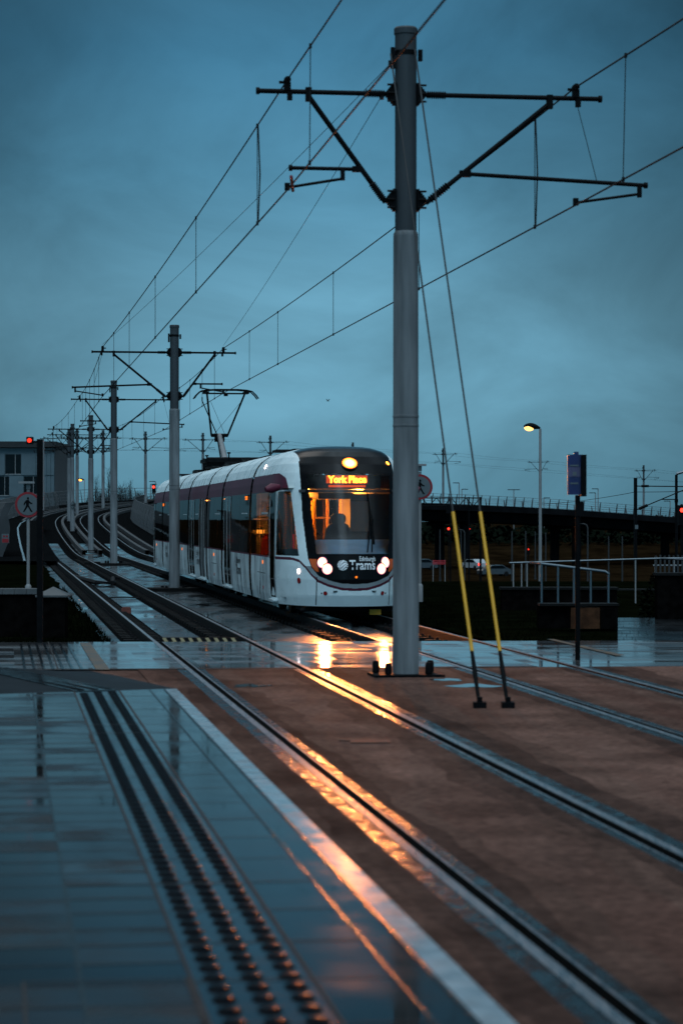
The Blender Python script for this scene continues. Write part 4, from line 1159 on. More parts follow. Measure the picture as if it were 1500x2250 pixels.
# ------------------------------------------------------------------ signs, posts, lamps
def ring_sign(root, r, z):
    b = MB(); b.tube([(0, 0, z), (0, .02, z)], r, 36); b.tube
    f = MB(); f.tube([(0, -.012, z), (0, .0, z)], r, 40); f.build('sign_rim', M_SIGNRED, root, smooth=35)
    f = MB(); f.tube([(0, -.020, z), (0, -.004, z)], r * .82, 40); face = f.build('sign_face', M_SIGNWHITE, root, smooth=35)
    # walking figure
    k = r * .80; M = Matrix.Translation((0, -.022, z)) @ Matrix.Rotation(math.radians(90), 4, 'X')
    f = MB()
    cir = [(.02 * k + .105 * k * math.cos(a), .62 * k + .12 * k * math.sin(a)) for a in [2 * math.pi * q / 16 for q in range(16)]]
    body = [(-.14, .46), (.08, .48), (.16, .34), (.30, .22), (.44, .16), (.46, .08), (.26, .08), (.12, .18), (.11, -.06), (.26, -.34), (.40, -.58), (.48, -.62), (.44, -.70), (.30, -.68), (.14, -.42), (-.01, -.16), (-.10, -.36), (-.30, -.62), (-.36, -.72), (-.46, -.66), (-.42, -.58), (-.26, -.30), (-.16, -.02), (-.20, .22), (-.28, .02), (-.37, -.06), (-.40, .02), (-.30, .30)]
    f.plate([(x * k, y * k) for x, y in body][::-1], M, .004); f.plate(cir, M, .004)
    f.build('walking_figure', M_BLACK, face)
    b.build('sign_back', M_GALV, root)
def no_walk_sign(px, py, Y, base_z, label, rz=0):
    c = P(px, py, Y); root = thing('pedestrian_sign', label, 'sign', (c.x, c.y, base_z), rz, 'round no pedestrians signs')
    z = c.z - base_z
    ring_sign(root, .30, z)
    b = MB(); b.tube([(0, .06, 0), (0, .06, z + .36)], .038, 12); b.lathe((0, .06, 0), [(.075, 0), (.075, .42), (.05, .46), (.038, .47)], 14); b.build('sign_post', M_GALV, root, smooth=35)
    b = MB(); b.box((-.03, .0, z + .52), (.36, .18, .05)); b.box((0, .06, z + .44), (.09, .07, .14)); b.build('sign_light_hood', M_GALV, root)
no_walk_sign(62, 1109, 56.5, -.10, 'round no pedestrians sign on a grey post, partly covered by the black signal post')
no_walk_sign(922, 1070, 57, -.10, 'round no pedestrians sign right of the tram, half hidden by the nearest mast')
# black signal post at the crossing
c = P(88.5, 1405, 37.3); root = thing('signal_post', 'black square signal post with a red lamp on its left side, at the crossing', 'signal', (c.x, c.y, .0))
H = HC - (965 - HY) * 37.3 / F
b = MB(); b.box((0, 0, H / 2), (.088, .088, H)); b.build('post', M_BLACK, root)
b = MB(); b.box((-.07, -.01, H - .04), (.16, .05, .03)); b.box((-.155, .0, H - .02), (.10, .12, .11)); b.build('lamp_housing', M_BLACK, root)
b = MB(); b.disc((-.155, -.062, H - .02), (0, -1, 0), .034, 16, .012); b.build('red_lamp', M_REDSOFT, root)
b = MB(); b.box((.056, 0, H - .55), (.012, .06, 1.1)); b.build('conduit', M_GALV, root)
# bus stop flag post on the right
c = P(1268, 1449, 32.6); root = thing('bus_stop_flag', 'blue stop flag with a dark back box on a black post beside the crossing', 'stop sign', (c.x, c.y, 0))
k = 32.6 / F; zz = lambda py: HC - (py - HY) * k
b = MB(); b.tube([(0, 0, 0), (0, 0, zz(1088))], .034, 12); b.box((.03, 0, zz(1118)), (.10, .09, .20)); b.build('post', M_BLACK, root, smooth=35)
b = MB(); b.box((.075, .06, zz(1045)), (.07, .34, .56)); b.build('back_box', M_BLACK, root)
b = MB(); b.box((-.05, -.02, zz(1043)), (.175, .05, .54)); b.box((-.02, -.02, zz(996)), (.06, .04, .04)); pnl = b.build('flag_panel', M_SIGNBLUE, root)
b = MB(); b.box((-.05, -.048, zz(1037)), (.168, .006, .13)); b.build('pale_band', M_SIGNLILAC, pnl)
b = MB(); b.box((-.045, -.053, zz(1041)), (.05, .006, .05)); b.box((-.05, -.053, zz(1023)), (.12, .006, .018)); b.box((-.05, -.0485, zz(1062)), (.11, .006, .02)); b.build('flag_marks', M_SIGNWHITE, pnl)
# lit street lamp
def street_lamp(px, py, Y, zb, label, lit=True, r=.055, hl=.8, m=None, group='street lamps', flip=-1):
    c = P(px, py, Y); root = thing('street_lamp', label, 'street lamp', (c.x, c.y, zb), 0, group); H = c.z - zb
    b = MB(); b.tube([(0, 0, 0), (0, 0, 1.2), (0, 0, 1.25), (0, 0, H)], [r * 1.6, r * 1.6, r, r * .7], 10); b.build('pole', M_GALV, root, smooth=35)
    b = MB(); n = 8
    pts = [(flip * hl * t, 0, H + .02 + .10 * math.sin(t * 2.2)) for t in [q / n for q in range(n + 1)]]
    b.tube(pts, [.04, .07, .10, .12, .13, .13, .11, .08, .03], 10); b.build('lamp_head', M_BLACK, root, smooth=50)
    if lit:
        b = MB(); b.tube([(flip * hl * t, 0, H + .03) for t in (.38, .45, .6, .75, .9, .97)], [.02, .09, .125, .125, .08, .02], 12); b.build('lamp_lens', m or M_STREET, root, smooth=50)
    return root
street_lamp(1186, 942, 100, -2.2, 'tall street lamp lit warm white, right of the stay cables', r=.075, hl=.68)
street_lamp(186, 1055, 300, -.5, 'distant orange lit street lamp between two masts, left of the tram', r=.06, hl=.75, m=M_STREETFAR)
for px, py, two, lab in ((1008, 1061, 0, 'tiny unlit lamp post on the skyline, taller of two between the stay cables'), (1014, 1075, 1, 'tiny unlit lamp post on the skyline, shorter of two between the stay cables'),
                         (1128, 1076, 2, 'tiny double armed lamp post on the skyline left of the lit street lamp'), (1194, 1094, 1, 'tiny unlit lamp post just right of the lit street lamp pole'),
                         (1307, 1083, 0, 'tiny unlit lamp post with a left arm, shorter of two right of the blue flag'), (1313, 1074, 0, 'tiny unlit lamp post, taller of two right of the blue flag'),
                         (331, 1064, 1, 'tiny angular lamp post beside the tram rear, lower of two'), (342, 1058, 0, 'tiny angular lamp post beside the tram rear, taller of two'),
                         (1471, 1101, 0, 'tiny unlit lamp post near the far right signal')):
    Y = 470; c = P(px, py, Y); zb = -2.6 if px > 700 else -.4
    root = thing('lamp_post', lab, 'lamp post', (c.x, c.y, zb), 0, 'distant unlit lamp posts'); H = c.z - zb
    b = MB(); b.tube([(0, 0, 0), (0, 0, H)], .10, 6); b.build('pole', M_GALV, root)
    b = MB()
    for sg in ((-1,), (1,), (-1, 1))[two]: b.box((sg * .6, 0, H), (1.2, .2, .14))
    b.build('lamp_arm', M_BLACK, root)
# traffic signals and red lamps in the dip beyond
def red_signal(px, py, Y, zb, r, label, m=M_REDLAMP):
    c = P(px, py, Y); root = thing('traffic_signal', label, 'traffic light', (c.x, c.y, zb), 0, 'red traffic lights'); z = c.z - zb
    b = MB(); b.tube([(0, .12, 0), (0, .12, z + .3)], .06, 8); b.build('post', M_BLACK, root)
    b = MB(); b.box((0, .1, z - .25), (.36, .22, 1.0)); b.build('signal_head', M_BLACK, root)
    b = MB(); b.disc((0, -.02, z), (0, -1, 0), r, 14, .03); b.build('red_lamp', m, root)
for xq, yq, zq, lab in ((-38.8, 200, 2.05, 'unseen warm lamp added left of the frame for the bright fleck in the tram window'), (-39.5, 202, .75, 'lower unseen warm lamp added left of the frame for the second window fleck')):
    root = thing('added_fleck_lamp', lab, 'lamp', (xq, yq, -.4), 0, 'added lamps mirrored in the tram')  # lamps added out of frame so the side window shows warm flecks
    b = MB(); b.tube([(0, 0, 0), (0, 0, zq + .25)], .06, 8); b.build('post', M_BLACK, root)
    b = MB(); b.tube([(0, 0, zq + .25), (0, 0, zq + .55)], .16, 12); b.build('lamp_lens', M_STREETFAR, root)
red_signal(985, 1162, 300, -5.7, .14, 'red traffic light beside the left yellow stay guard, under the bridge')
red_signal(1031, 1162, 330, -5.7, .08, 'small dim red traffic light between the two yellow stay guards', M_REDSOFT)
red_signal(1160, 1207, 330, -5.7, .10, 'dim red traffic light low under the bridge, near the lit lamp pole', M_REDSOFT)
red_signal(338, 1070, 260, -.4, .14, 'red signal lamp just above the rear of the tram')
red_signal(1497, 1121, 120, -2.5, .10, 'bright red signal on a post at the far right edge')
# railway catenary post with cantilever
Y = 100; c = P(1395, 1290, Y); zb = -2.6; k = Y / F; zz = lambda py: HC - (py - HY) * k - zb
root = thing('railway_post', 'black railway line post with horizontal arm and sloping strut, far right', 'railway post', (c.x, Y, zb))
b = MB(); b.box((0, 0, zz(1050) / 2), (.13, .16, zz(1050))); b.build('post', M_BLACK, root)
b = MB(); b.tube([(0, 0, zz(1068)), (2.2, .2, zz(1069))], .022, 8); b.tube([(.25, .02, zz(1068)), (.55, .05, zz(1068))], .05, 8); b.build('cantilever_arm', M_BLACK, root)
b = MB(); b.tube([(0, 0, zz(1121)), (2.0, .2, zz(1077))], .022, 8); b.tube([(.15, .01, zz(1118)), (.5, .04, zz(1110))], .06, 8); b.build('strut_arm', M_BLACK, root)
b = MB(); b.box((.03, -.1, zz(1158)), (.13, .04, .17)); b.build('number_plate', M_SIGNWHITE, root)
c = P(1492, 1290, 100); root = thing('railway_post', 'dark railway post at the right picture edge, beside the bright red signal', 'railway post', (c.x, 101, zb))
b = MB(); b.tube([(0, 0, 0), (0, 0, zz(1042))], .06, 8); b.box((-.3, 0, zz(1097)), (.7, .04, .04)); b.box((0, 0, zz(1100)), (.14, .1, .14)); b.build('post', M_BLACK, root)
b = MB(); b.tube([(0, 0, zz(1040)), (.5, 0, zz(1032))], .06, 8); b.build('lamp_arm', M_HAND, root)
b = MB(); p0 = P(1180, 1108, 150); b.tube([v - p0 for v in sagged(p0, P(1395, 1081, 100), .1)] + [v - p0 for v in sagged(P(1395, 1081, 100), P(1620, 1072, 96), .05)], .012, 5); o = b.build('railway_wire', M_CABLE, loc=p0)
tag(o, 'thin railway wire running to the black post and on to the right', 'wire')
# signal gantry in front of the viaduct
Y = 250; k = Y / F; c = P(925, 1115, Y); root = thing('signal_gantry', 'dark lattice signal gantry right of the nearest mast, in front of the viaduct', 'gantry', (c.x, Y, -5.7)); L = 130 * k
z0, z1 = HC - (1112 - HY) * k + 5.7, HC - (1094 - HY) * k + 5.7
b = MB()
for z in (z0, z1):
    b.tube([(-3, 0, z), (L, 0, z)], .06, 6)
for q in range(12):
    x0, x1 = lerp(-3, L, q / 12), lerp(-3, L, (q + 1) / 12); b.tube([(x0, 0, z0 if q % 2 else z1), (x1, 0, z1 if q % 2 else z0)], .05, 6)
b.build('lattice_boom', M_BLACK, root)
for x in (L, L - 1.2, L - 3.1):
    b = MB(); b.tube([(x, 0, 0), (x, 0, z1 + .1)], .12 if x == L else .07, 8); b.build('gantry_leg', M_BLACK, root)
b = MB(); b.box((60 * k, -.1, z0 - .3), (.5, .3, .9)); b.build('signal_head', M_BLACK, root)

# ------------------------------------------------------------------ viaduct and fences along the raised track
VI = [i for i, (p, n, d) in enumerate(FR) if 246 < p.y and i > idx_y(171.5)]
b = MB(); w = BED + 2.3
for i0, i1 in zip(VI, VI[1:]):
    sec = [(w, .20), (w + .35, .20), (w + .35, -.75), (w - .7, -1.0), (w - 1.6, -2.3), (-w + 1.6, -2.3), (-w + .7, -1.0), (-w - .35, -.75), (-w - .35, .20), (-w, .20), (-w, -.22)]
    A = [far(l, z, i0) for l, z in sec]; B = [far(l, z, i1) for l, z in sec]
    for q in range(len(sec) - 1): b.quad(A[q], A[q + 1], B[q + 1], B[q])
    b.quad(far(-w, -.24, i0), far(w, -.24, i0), far(w, -.24, i1), far(-w, -.24, i1))
root = thing('viaduct', 'long dark concrete tram viaduct curving down to the right behind the street lamp', 'viaduct')
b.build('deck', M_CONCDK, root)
acc = 0; last = FR[VI[0]][0]
for i in VI:
    acc += (FR[i][0] - last).length; last = FR[i][0]
    if acc > 26 and FR[i][0].y > 300:
        acc = 0; p, n, d = FR[i]; a = math.atan2(d.y, d.x)
        b = MB(); top = p.z - 2.2
        for l in (-2.4, 2.4):
            q = p + n * l; b.tube([(q.x, q.y, -6.2), (q.x, q.y, top)], .75, 14)
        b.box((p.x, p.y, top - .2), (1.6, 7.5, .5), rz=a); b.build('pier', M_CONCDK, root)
# lights under deck edge are left dark; parapet fences with leaning fin posts
def fence(lat, i_list, label, post_step, h=1.75, lean=.35, meshw=True, m=M_MESHGREY, maxposts=96):
    p0 = far(lat, 0, i_list[0]); root = thing('parapet_fence', label, 'fence', p0, 0, 'parapet fences along the raised track')
    sg = 1 if lat > 0 else -1
    b = MB(); rails = [[] for _ in range(6)]
    for i in i_list:
        for q in range(6):
            f = q / 5; rails[q].append(far(lat + sg * lean * f ** 1.7, -.1 + h * f, i) - p0)
    for q in range(6): b.tube(rails[q], .028 if q in (0, 5) else .018, 5)
    b.build('fence_rails', m, root)
    acc = 0; n = 0; last = FR[i_list[0]][0]
    for i in i_list:
        acc += (FR[i][0] - last).length; last = FR[i][0]
        if acc >= post_step and n < maxposts:
            acc = 0; n += 1; P_, N_, D_ = FR[i]
            b = MB(); pts = [far(lat + sg * lean * f ** 1.7, -.15 + (h + .1) * f, i) - p0 for f in (0, .25, .5, .75, 1)]
            wd = [.30, .27, .23, .18, .12]
            L_ = [p - D_ * w_ * .5 for p, w_ in zip(pts, wd)]; R_ = [p + D_ * w_ * .5 for p, w_ in zip(pts, wd)]
            for sd in (-.03, .03): b.grid([[x + N_ * sd for x in r] for r in zip(L_, R_)])
            b.build('fin_post', m, root)
    if meshw:
        b = MB()
        for i0, i1 in zip(i_list, i_list[1:]):
            L = (FR[i1][0] - FR[i0][0]).length
            for k in range(int(L / .33)):
                f = k * .33 / L
                pts = [far(lat + sg * lean * g_ ** 1.7 - sg * .02, -.1 + h * g_, i0).lerp(far(lat + sg * lean * g_ ** 1.7 - sg * .02, -.1 + h * g_, i1), f) - p0 for g_ in (0, .5, 1)]
                b.tube(pts, .02, 4)
        b.build('mesh_infill', m, root)
iA, iB, iC = idx_y(132), idx_y(171.5), VI[0]
fence(-(BED + 2.2), [i for i in range(idx_y(158), len(FR) - 30) if FR[i][0].y < 262 and i < VI[0] + 12], 'pale mesh fence with leaning posts along the left side of the raised track', 2.4)
fence(BED + 2.2, [i for i in range(idx_y(140), VI[0])], 'curved mesh fence right of the tracks, running in behind the tram rear', 2.4)
fence(BED + 2.45, VI, 'open railing with fin posts along the near edge of the viaduct', 2.0, lean=.25, meshw=False, m=M_MESHGREY)
fence(-(BED + 2.45), VI[6:], 'open railing with fin posts along the far edge of the viaduct', 2.4, lean=.25, meshw=False)

# left: rounded parapet end, footway with a white line
b = MB(); Y = 112
prof = [P(-40, 1238, Y), P(-40, 1130, Y)]
out_ = [(-30, 1236), (2, 1236), (9, 1215), (20, 1190), (23, 1160), (18, 1130), (26, 1112), (38, 1103), (14, 1104), (6, 1118), (-4, 1150), (-30, 1168)]
pts0 = [P(x, y, Y) for x, y in out_]
fr_ = pts0; bk = [p + Vector((-2.2, 9, .05)) for p in pts0]; n = len(fr_)
b.add(fr_ + bk, [tuple(range(n))] + [(i, n + i, n + (i + 1) % n, (i + 1) % n) for i in range(n)] + [tuple(range(2 * n - 1, n - 1, -1))])
o = b.build('parapet_end', M_CONC); tag(o, 'curved grey concrete parapet end at the far left, below the pale building', 'parapet')
c = P(15, 1183, 111); b = MB(); b.box((0, 0, 0), (.34, .03, .42)); o = b.build('warning_plate', M_SIGNWHITE, loc=c + Vector((0, -.35, 0))); tag(o, 'small red and white notice fixed on the curved parapet end', 'sign')
b = MB(); b.box((0, -.02, -.10), (.30, .01, .18)); b.build('red_panel', M_SIGNRED, o); 
b = MB(); b.tube([(-.06, -.018, .1), (-.06, -.024, .1)], .05, 10); b.tube([(.07, -.018, .1), (.07, -.024, .1)], .05, 10); b.build('red_roundels', M_SIGNRED, o)
b = MB()
ln = [(52, 1232), (49, 1218), (44, 1200), (39, 1175), (38, 1160), (44, 1150), (56, 1143)]
lp = []
for x, y in ln:
    Yd = (HC + .03) * F / max(y - HY, 1) if y > 1200 else None
    lp.append((x, y))
Ys = [104, 116, 128, 142, 153, 164, 178]
w0 = [P(x, y, Yq) for (x, y), Yq in zip(lp, Ys)]
for a, c_ in zip(w0, w0[1:]): b.quad(a, a + Vector((.10, 0, 0)), c_ + Vector((.10, 0, .0)), c_)
o = b.build('painted_line', M_EDGE); tag(o, 'thin white edge line on the footway left of the tracks, curving uphill', 'line marking', kind='thing')
b = MB()
for (a, c_) in zip(w0, w0[1:]):
    b.quad(a + Vector((-1.2, 0, -.02)), a + Vector((1.6, 0, -.02)), c_ + Vector((1.6, 0, -.02)), c_ + Vector((-1.2, 0, -.02)))
o = b.build('side_path', M_BALLAST); tag(o, kind='structure')

# low brick wall with coping and capped pier, front left
Y = 40.5
root = thing('garden_wall', 'low dark brick wall with pale coping and a capped end pier, behind the signal post', 'wall', P(60, 1405, Y) * Vector((1, 1, 0)) if False else (P(60, 1405, Y).x, Y, -.1))
kx = Y / F; X0 = P(60, 0, Y).x
zc = HC - (1298 - HY) * kx + .1
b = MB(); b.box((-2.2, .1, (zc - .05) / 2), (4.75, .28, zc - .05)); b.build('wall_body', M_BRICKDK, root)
b = MB()
for q in range(5): b.box((P(73 - 26 * q, 0, Y).x - X0 - .0, .08, zc - .01), (.192, .34, .09))
for q in range(12): b.box((P(73 - 26 * (5 + q), 0, Y).x - X0, .08, zc - .01), (.192, .34, .09))
b.build('coping', M_COPING, root)
px_ = P(118, 0, Y).x - X0
b = MB(); b.box((px_, 0, (zc - .10) / 2), (.44, .44, zc - .10)); b.build('pier', M_BRICKDK, root)
b = MB(); zt = zc - .10; q = .27
b.add([(px_ - q, -q, zt), (px_ + q, -q, zt), (px_ + q, q, zt), (px_ - q, q, zt), (px_ - q, -q, zt + .03), (px_ + q, -q, zt + .03), (px_ + q, q, zt + .03), (px_ - q, q, zt + .03), (px_, 0, zt + .17)],
      [(3, 2, 1, 0), (0, 1, 5, 4), (1, 2, 6, 5), (2, 3, 7, 6), (3, 0, 4, 7), (4, 5, 8), (5, 6, 8), (6, 7, 8), (7, 4, 8)])
b.build('pyramid_cap', M_COPING, root)

# right: brick handrail wall with railing
Y = 42.0; kx = Y / F
xa, xb = P(1186, 0, Y).x, P(1355, 0, Y).x; zt = HC - (1331 - HY) * kx
root = thing('handrail_wall', 'low brown brick wall topped by a sloping steel handrail, right of the crossing', 'wall', (xa, Y, 0))
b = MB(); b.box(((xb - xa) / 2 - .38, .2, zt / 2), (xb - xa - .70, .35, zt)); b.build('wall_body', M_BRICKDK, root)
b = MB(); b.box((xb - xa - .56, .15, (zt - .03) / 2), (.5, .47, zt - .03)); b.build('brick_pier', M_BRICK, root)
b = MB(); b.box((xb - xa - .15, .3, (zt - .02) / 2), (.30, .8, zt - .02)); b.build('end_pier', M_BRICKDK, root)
b = MB(); b.box(((xb - xa) / 2, .15, zt + .02), (xb - xa + .04, .5, .04)); b.build('coping', M_RAILSIDE, root)
def zr(px): return HC - (interp(px, [(1190, 1239), (1262, 1247), (1337, 1257)]) - HY) * kx
for px in (1190, 1226, 1261, 1298, 1337):
    x = P(px, 0, Y).x - xa
    b = MB(); b.tube([(x, .1, zt), (x, .1, zr(px))], .021, 10); b.build('railing_post', M_HAND, root, smooth=40)
b = MB(); b.tube([P(1165, 1236, Y + .8) - Vector((xa, Y, 0)), (P(1190, 0, Y).x - xa, .1, zr(1190)), (P(1330, 0, Y).x - xa, .1, zr(1330)), (P(1338, 0, Y).x - xa, .1, zr(1337) - .04)], .026, 10); b.build('handrail', M_HAND, root, smooth=40)
Y2 = 56.0; root = thing('long_handrail', 'long level steel handrail on thin posts behind the brick handrail wall', 'handrail', (P(1120, 0, Y2).x, Y2, -.1))
o0 = Vector(root.location); p0, p1, p2 = P(1118, 1237, Y2), P(1450, 1227, Y2), P(1560, 1226, Y2)
b = MB(); b.tube([p0 - o0, p1 - o0, p2 - o0], .022, 10); b.tube([p1 - o0, P(1560, 1233, Y2 - 1) - o0], .022, 8); b.build('handrail', M_HAND, root, smooth=40)
for px in (1127, 1145, 1157, 1395, 1480):
    x = P(px, 0, Y2).x - o0.x; zt_ = interp(px, [(1118, p0.z), (1450, p1.z), (1560, p2.z)]) - o0.z
    b = MB(); b.tube([(x, 0, 0), (x, 0, zt_)], .017, 8); b.build('railing_post', M_GALV, root, smooth=40)
# dark boundary walls behind
def wallbox(name, px0, px1, ptop, Y, lab, m=M_BRICKDK, th=.4, cat='wall'):
    a, c_ = P(px0, ptop, Y), P(px1, ptop, Y)
    root = thing(name, lab, cat, (a.x, Y, -.2)); H = a.z + .2
    b = MB(); b.box(((c_.x - a.x) / 2, 0, H / 2), (c_.x - a.x, th, H)); b.build('wall_body', m, root)
    b = MB(); b.box(((c_.x - a.x) / 2, 0, H + .025), (c_.x - a.x + .06, th + .10, .05)); b.build('coping', M_RAILSIDE, root)
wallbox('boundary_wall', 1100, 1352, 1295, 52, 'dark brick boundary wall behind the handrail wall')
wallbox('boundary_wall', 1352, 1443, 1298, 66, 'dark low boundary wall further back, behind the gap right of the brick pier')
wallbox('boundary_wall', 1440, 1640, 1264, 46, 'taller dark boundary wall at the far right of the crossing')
# leafy hedge in front of the bank, loose leaf clumps
def shrub(px, ptop, Y, zb, wd, label, n=900, cat='hedge', name='hedge', group=None):
    c = P(px, ptop, Y); H = c.z - zb; root = thing(name, label, cat, (c.x, Y, zb), 0, group)
    b = MB()
    for k in range(n):
        u = random.uniform(-1, 1); v = random.random(); hgt = H * (.86 + .14 * math.sin(u * 9 + px)) * (1 - .25 * u ** 6)
        p = Vector((u * wd / 2, random.uniform(-.5, .5) * min(.9, wd * .2), v * hgt)); a = random.uniform(0, 6.28); s_ = random.uniform(.03, .07) * max(1, Y / 60)
        x = Vector((math.cos(a), math.sin(a), random.uniform(-.6, .6))) * s_; y = Vector((-math.sin(a), math.cos(a), random.uniform(-.8, .8))) * s_ * .6
        b.add([p - x, p + y, p + x, p - y], [(0, 1, 2, 3)])
    b.build('foliage', M_LEAF, root)
    b = MB()
    for k in range(7): b.tube([(random.uniform(-.4, .4) * wd, 0, 0), (random.uniform(-.4, .4) * wd, 0, H * .8)], .02, 5)
    b.build('stems', M_BARK, root)
shrub(1230, 1298, 54, -.2, 2.6, 'dark hedge behind the brick handrail wall', 1600)
shrub(1470, 1256, 47.5, -.2, 1.2, 'dark hedge standing above the taller wall at the right edge', 1400)
# palisade fence far right
Y = 88; root = thing('palisade_fence', 'grey steel palisade fence under the end of the viaduct, far right', 'fence', (P(1440, 0, Y).x, Y, -1.6)); kx = Y / F
b = MB()
for q in range(16): b.box((q * .16, 0, 1.2), (.07, .02, 1.9 + .05 * (q % 2)))
b.build('pales', M_GALVDK, root); b = MB(); b.box((1.2, .03, .7), (2.6, .04, .05)); b.box((1.2, .03, 1.8), (2.6, .04, .05)); b.build('fence_rails', M_GALV, root)
for q in (0, 8, 16):
    b = MB(); b.box((q * .16, .06, 1.0), (.08, .08, 2.2)); b.build('fence_post', M_GALV, root)
# slim grey posts down in the dip
for px, ptop, Y, lab in ((966, 1163, 290, 'thin pale post in the bright gap under the bridge'), (1012, 1165, 300, 'thin pale post just right of the left yellow stay guard'),
                         (1124, 1167, 250, 'thin pale post under the bridge, leftmost of four right of the stays'), (1154, 1167, 252, 'thin pale post under the bridge, second of four right of the stays'),
                         (1175, 1168, 300, 'thin pale post close to the left of the lit lamp pole'), (1198, 1170, 254, 'thin pale post close to the right of the lit lamp pole'),
                         (1336, 1178, 255, 'faint thin post under the bridge, left of the pair by the railway post'), (1366, 1178, 257, 'faint thin post under the bridge, right of the pair by the railway post')):
    c = P(px, ptop, Y); b = MB(); b.tube([(0, 0, 0), (0, 0, c.z + 5.7)], [.10, .07], 8); b.tube([(0, 0, 0), (0, 0, .5)], .14, 8)
    o = b.build('slim_post', M_GALVDK, loc=(c.x, Y, -5.7)); tag(o, lab, 'post', 'slim grey posts under the viaduct')
for px, ptop, Y, sg, lab in ((1020, 1164, 295, -1, 'thin hooked lamp post between the yellow stay guards'), (1290, 1151, 240, -1, 'thin hooked lamp post right of the black flag post')):
    c = P(px, ptop, Y); H = c.z + 5.7; root = thing('hooked_lamp_post', lab, 'lamp post', (c.x, Y, -5.7), 0, 'hooked lamp posts in the dip')
    b = MB(); b.tube([(0, 0, 0), (0, 0, H - .4), (sg * .12, 0, H - .1), (sg * .4, 0, H), (sg * .75, 0, H)], [.10, .08, .07, .06, .05], 8); b.build('pole', M_GALVDK, root, smooth=50)
    b = MB(); b.box((sg * .8, 0, H), (.4, .16, .08)); b.build('lamp_head', M_BLACK, root)
# cars in the dip
def car(px, pb, Y, m, label, lights=True, rz=.9, s=1.0):
    c = P(px, pb, Y); root = thing('parked_car', label, 'car', (c.x, Y, c.z), rz)
    side = [(-2.1, .30), (-2.15, .75), (-1.95, .95), (-1.3, 1.02), (-.75, 1.45), (.9, 1.48), (1.65, 1.02), (2.1, .92), (2.15, .45), (2.05, .28)]
    b = MB(); M = Matrix.Rotation(math.radians(90), 4, 'X') @ Matrix.Translation((0, 0, -.85)); b.plate(side, M, 1.7); b.build('body', m, root, smooth=30)
    b = MB()
    for sg in (-1, 1): b.plate([(-1.1, 1.02), (-.68, 1.38), (.82, 1.40), (1.4, 1.02)], Matrix.Rotation(math.radians(90), 4, 'X') @ Matrix.Translation((0, 0, sg * .86 - .005)), .01)
    b.add([(-1.30, -.7, 1.04), (-1.30, .7, 1.04), (-.80, .65, 1.44), (-.80, -.65, 1.44)], [(0, 1, 2, 3)]); b.build('windows', M_WINDK, root)
    for x in (-1.3, 1.35):
        for sg in (-1, 1):
            w_ = MB(); w_.tube([(x, sg * .70, .32), (x, sg * .88, .32)], .32, 18); w_.build('wheel', M_RUBBER, root, smooth=35)
    for sg in (-1, 1):
        w_ = MB(); w_.disc((2.14, sg * .66, .80), (1, 0, 0), .16 if lights else .10, 12, .05); w_.build('tail_light', M_REDLAMP if lights else M_REFLRED, root)
car(1042, 1252, 330, M_CARWHITE, 'white car with red tail lights lit, between the two yellow stay guards', True, -1.05)
car(1085, 1266, 318, M_CARDARK, 'dark car low behind the right yellow stay guard', False, .4)
car(925, 1252, 330, M_CARDARK, 'dark car peeping out just right of the nearest mast', False, .2)
# red and white barrier boards
c = P(964, 1238, 285); root = thing('road_barrier', 'red and white barrier board behind the left stay, under the bridge', 'barrier', (c.x, 285, -5.7)); zb_ = c.z + 5.7
b = MB()
for q in range(3): b.box((0, 0, zb_ - .05 + .18 * q), (1.55, .06, .11))
b.build('red_boards', mat('barrier_red', (.40, .02, .03), .5, 0, .4, .1, 4), root)
b = MB()
for x in (-.7, .7): b.box((x, .05, (zb_ + .4) / 2), (.08, .08, zb_ + .4))
b.build('barrier_posts', M_GALV, root)

# far wood behind the viaduct and dry bank
b = MB(); random.seed(11)
for k in range(7500):
    x = random.uniform(10, 120); y = random.uniform(430, 470)
    gap = (P(957, 0, 445).x, P(976, 0, 445).x)
    top = 1.6 + 1.4 * math.sin(x * .35) + .8 * math.sin(x * 1.3) - .012 * x * 2
    z0 = -3.2
    if gap[0] < x * 445 / y < gap[1]: top = -1.2 + abs(math.sin(x)) * .7
    z = lerp(z0, top, random.random())
    a = random.uniform(0, 6.28); s_ = random.uniform(.35, .8)
    u = Vector((math.cos(a), math.sin(a) * .3, random.uniform(-.5, .5))) * s_; v = Vector((-math.sin(a) * .5, math.cos(a), random.uniform(.3, .9))) * s_
    p = Vector((x, y, z)); b.add([p - u, p + v, p + u, p - v], [(0, 1, 2, 3)])
o = b.build('woods', M_LEAF); tag(o, 'dark wood on the bank seen under the viaduct', 'woods', kind='stuff')
# unseen tree belt added left of the frame to darken the tram window reflections
b = MB(); random.seed(12)
for k in range(3600):
    x = random.uniform(-190, -58); y = random.uniform(255, 285); top = 6.5 + 1.5 * math.sin(x * .3) + .8 * math.sin(x * 1.1); z = lerp(-.4, top, random.random())
    a = random.uniform(0, 6.28); s_ = random.uniform(.5, 1.0); u = Vector((math.cos(a), math.sin(a) * .3, random.uniform(-.5, .5))) * s_; v = Vector((-math.sin(a) * .5, math.cos(a), random.uniform(.3, .9))) * s_
    p = Vector((x, y, z)); b.add([p - u, p + v, p + u, p - v], [(0, 1, 2, 3)])
o = b.build('woods', M_LEAF); tag(o, 'unseen dark tree belt added left of the frame to darken the tram windows', 'woods', kind='stuff')
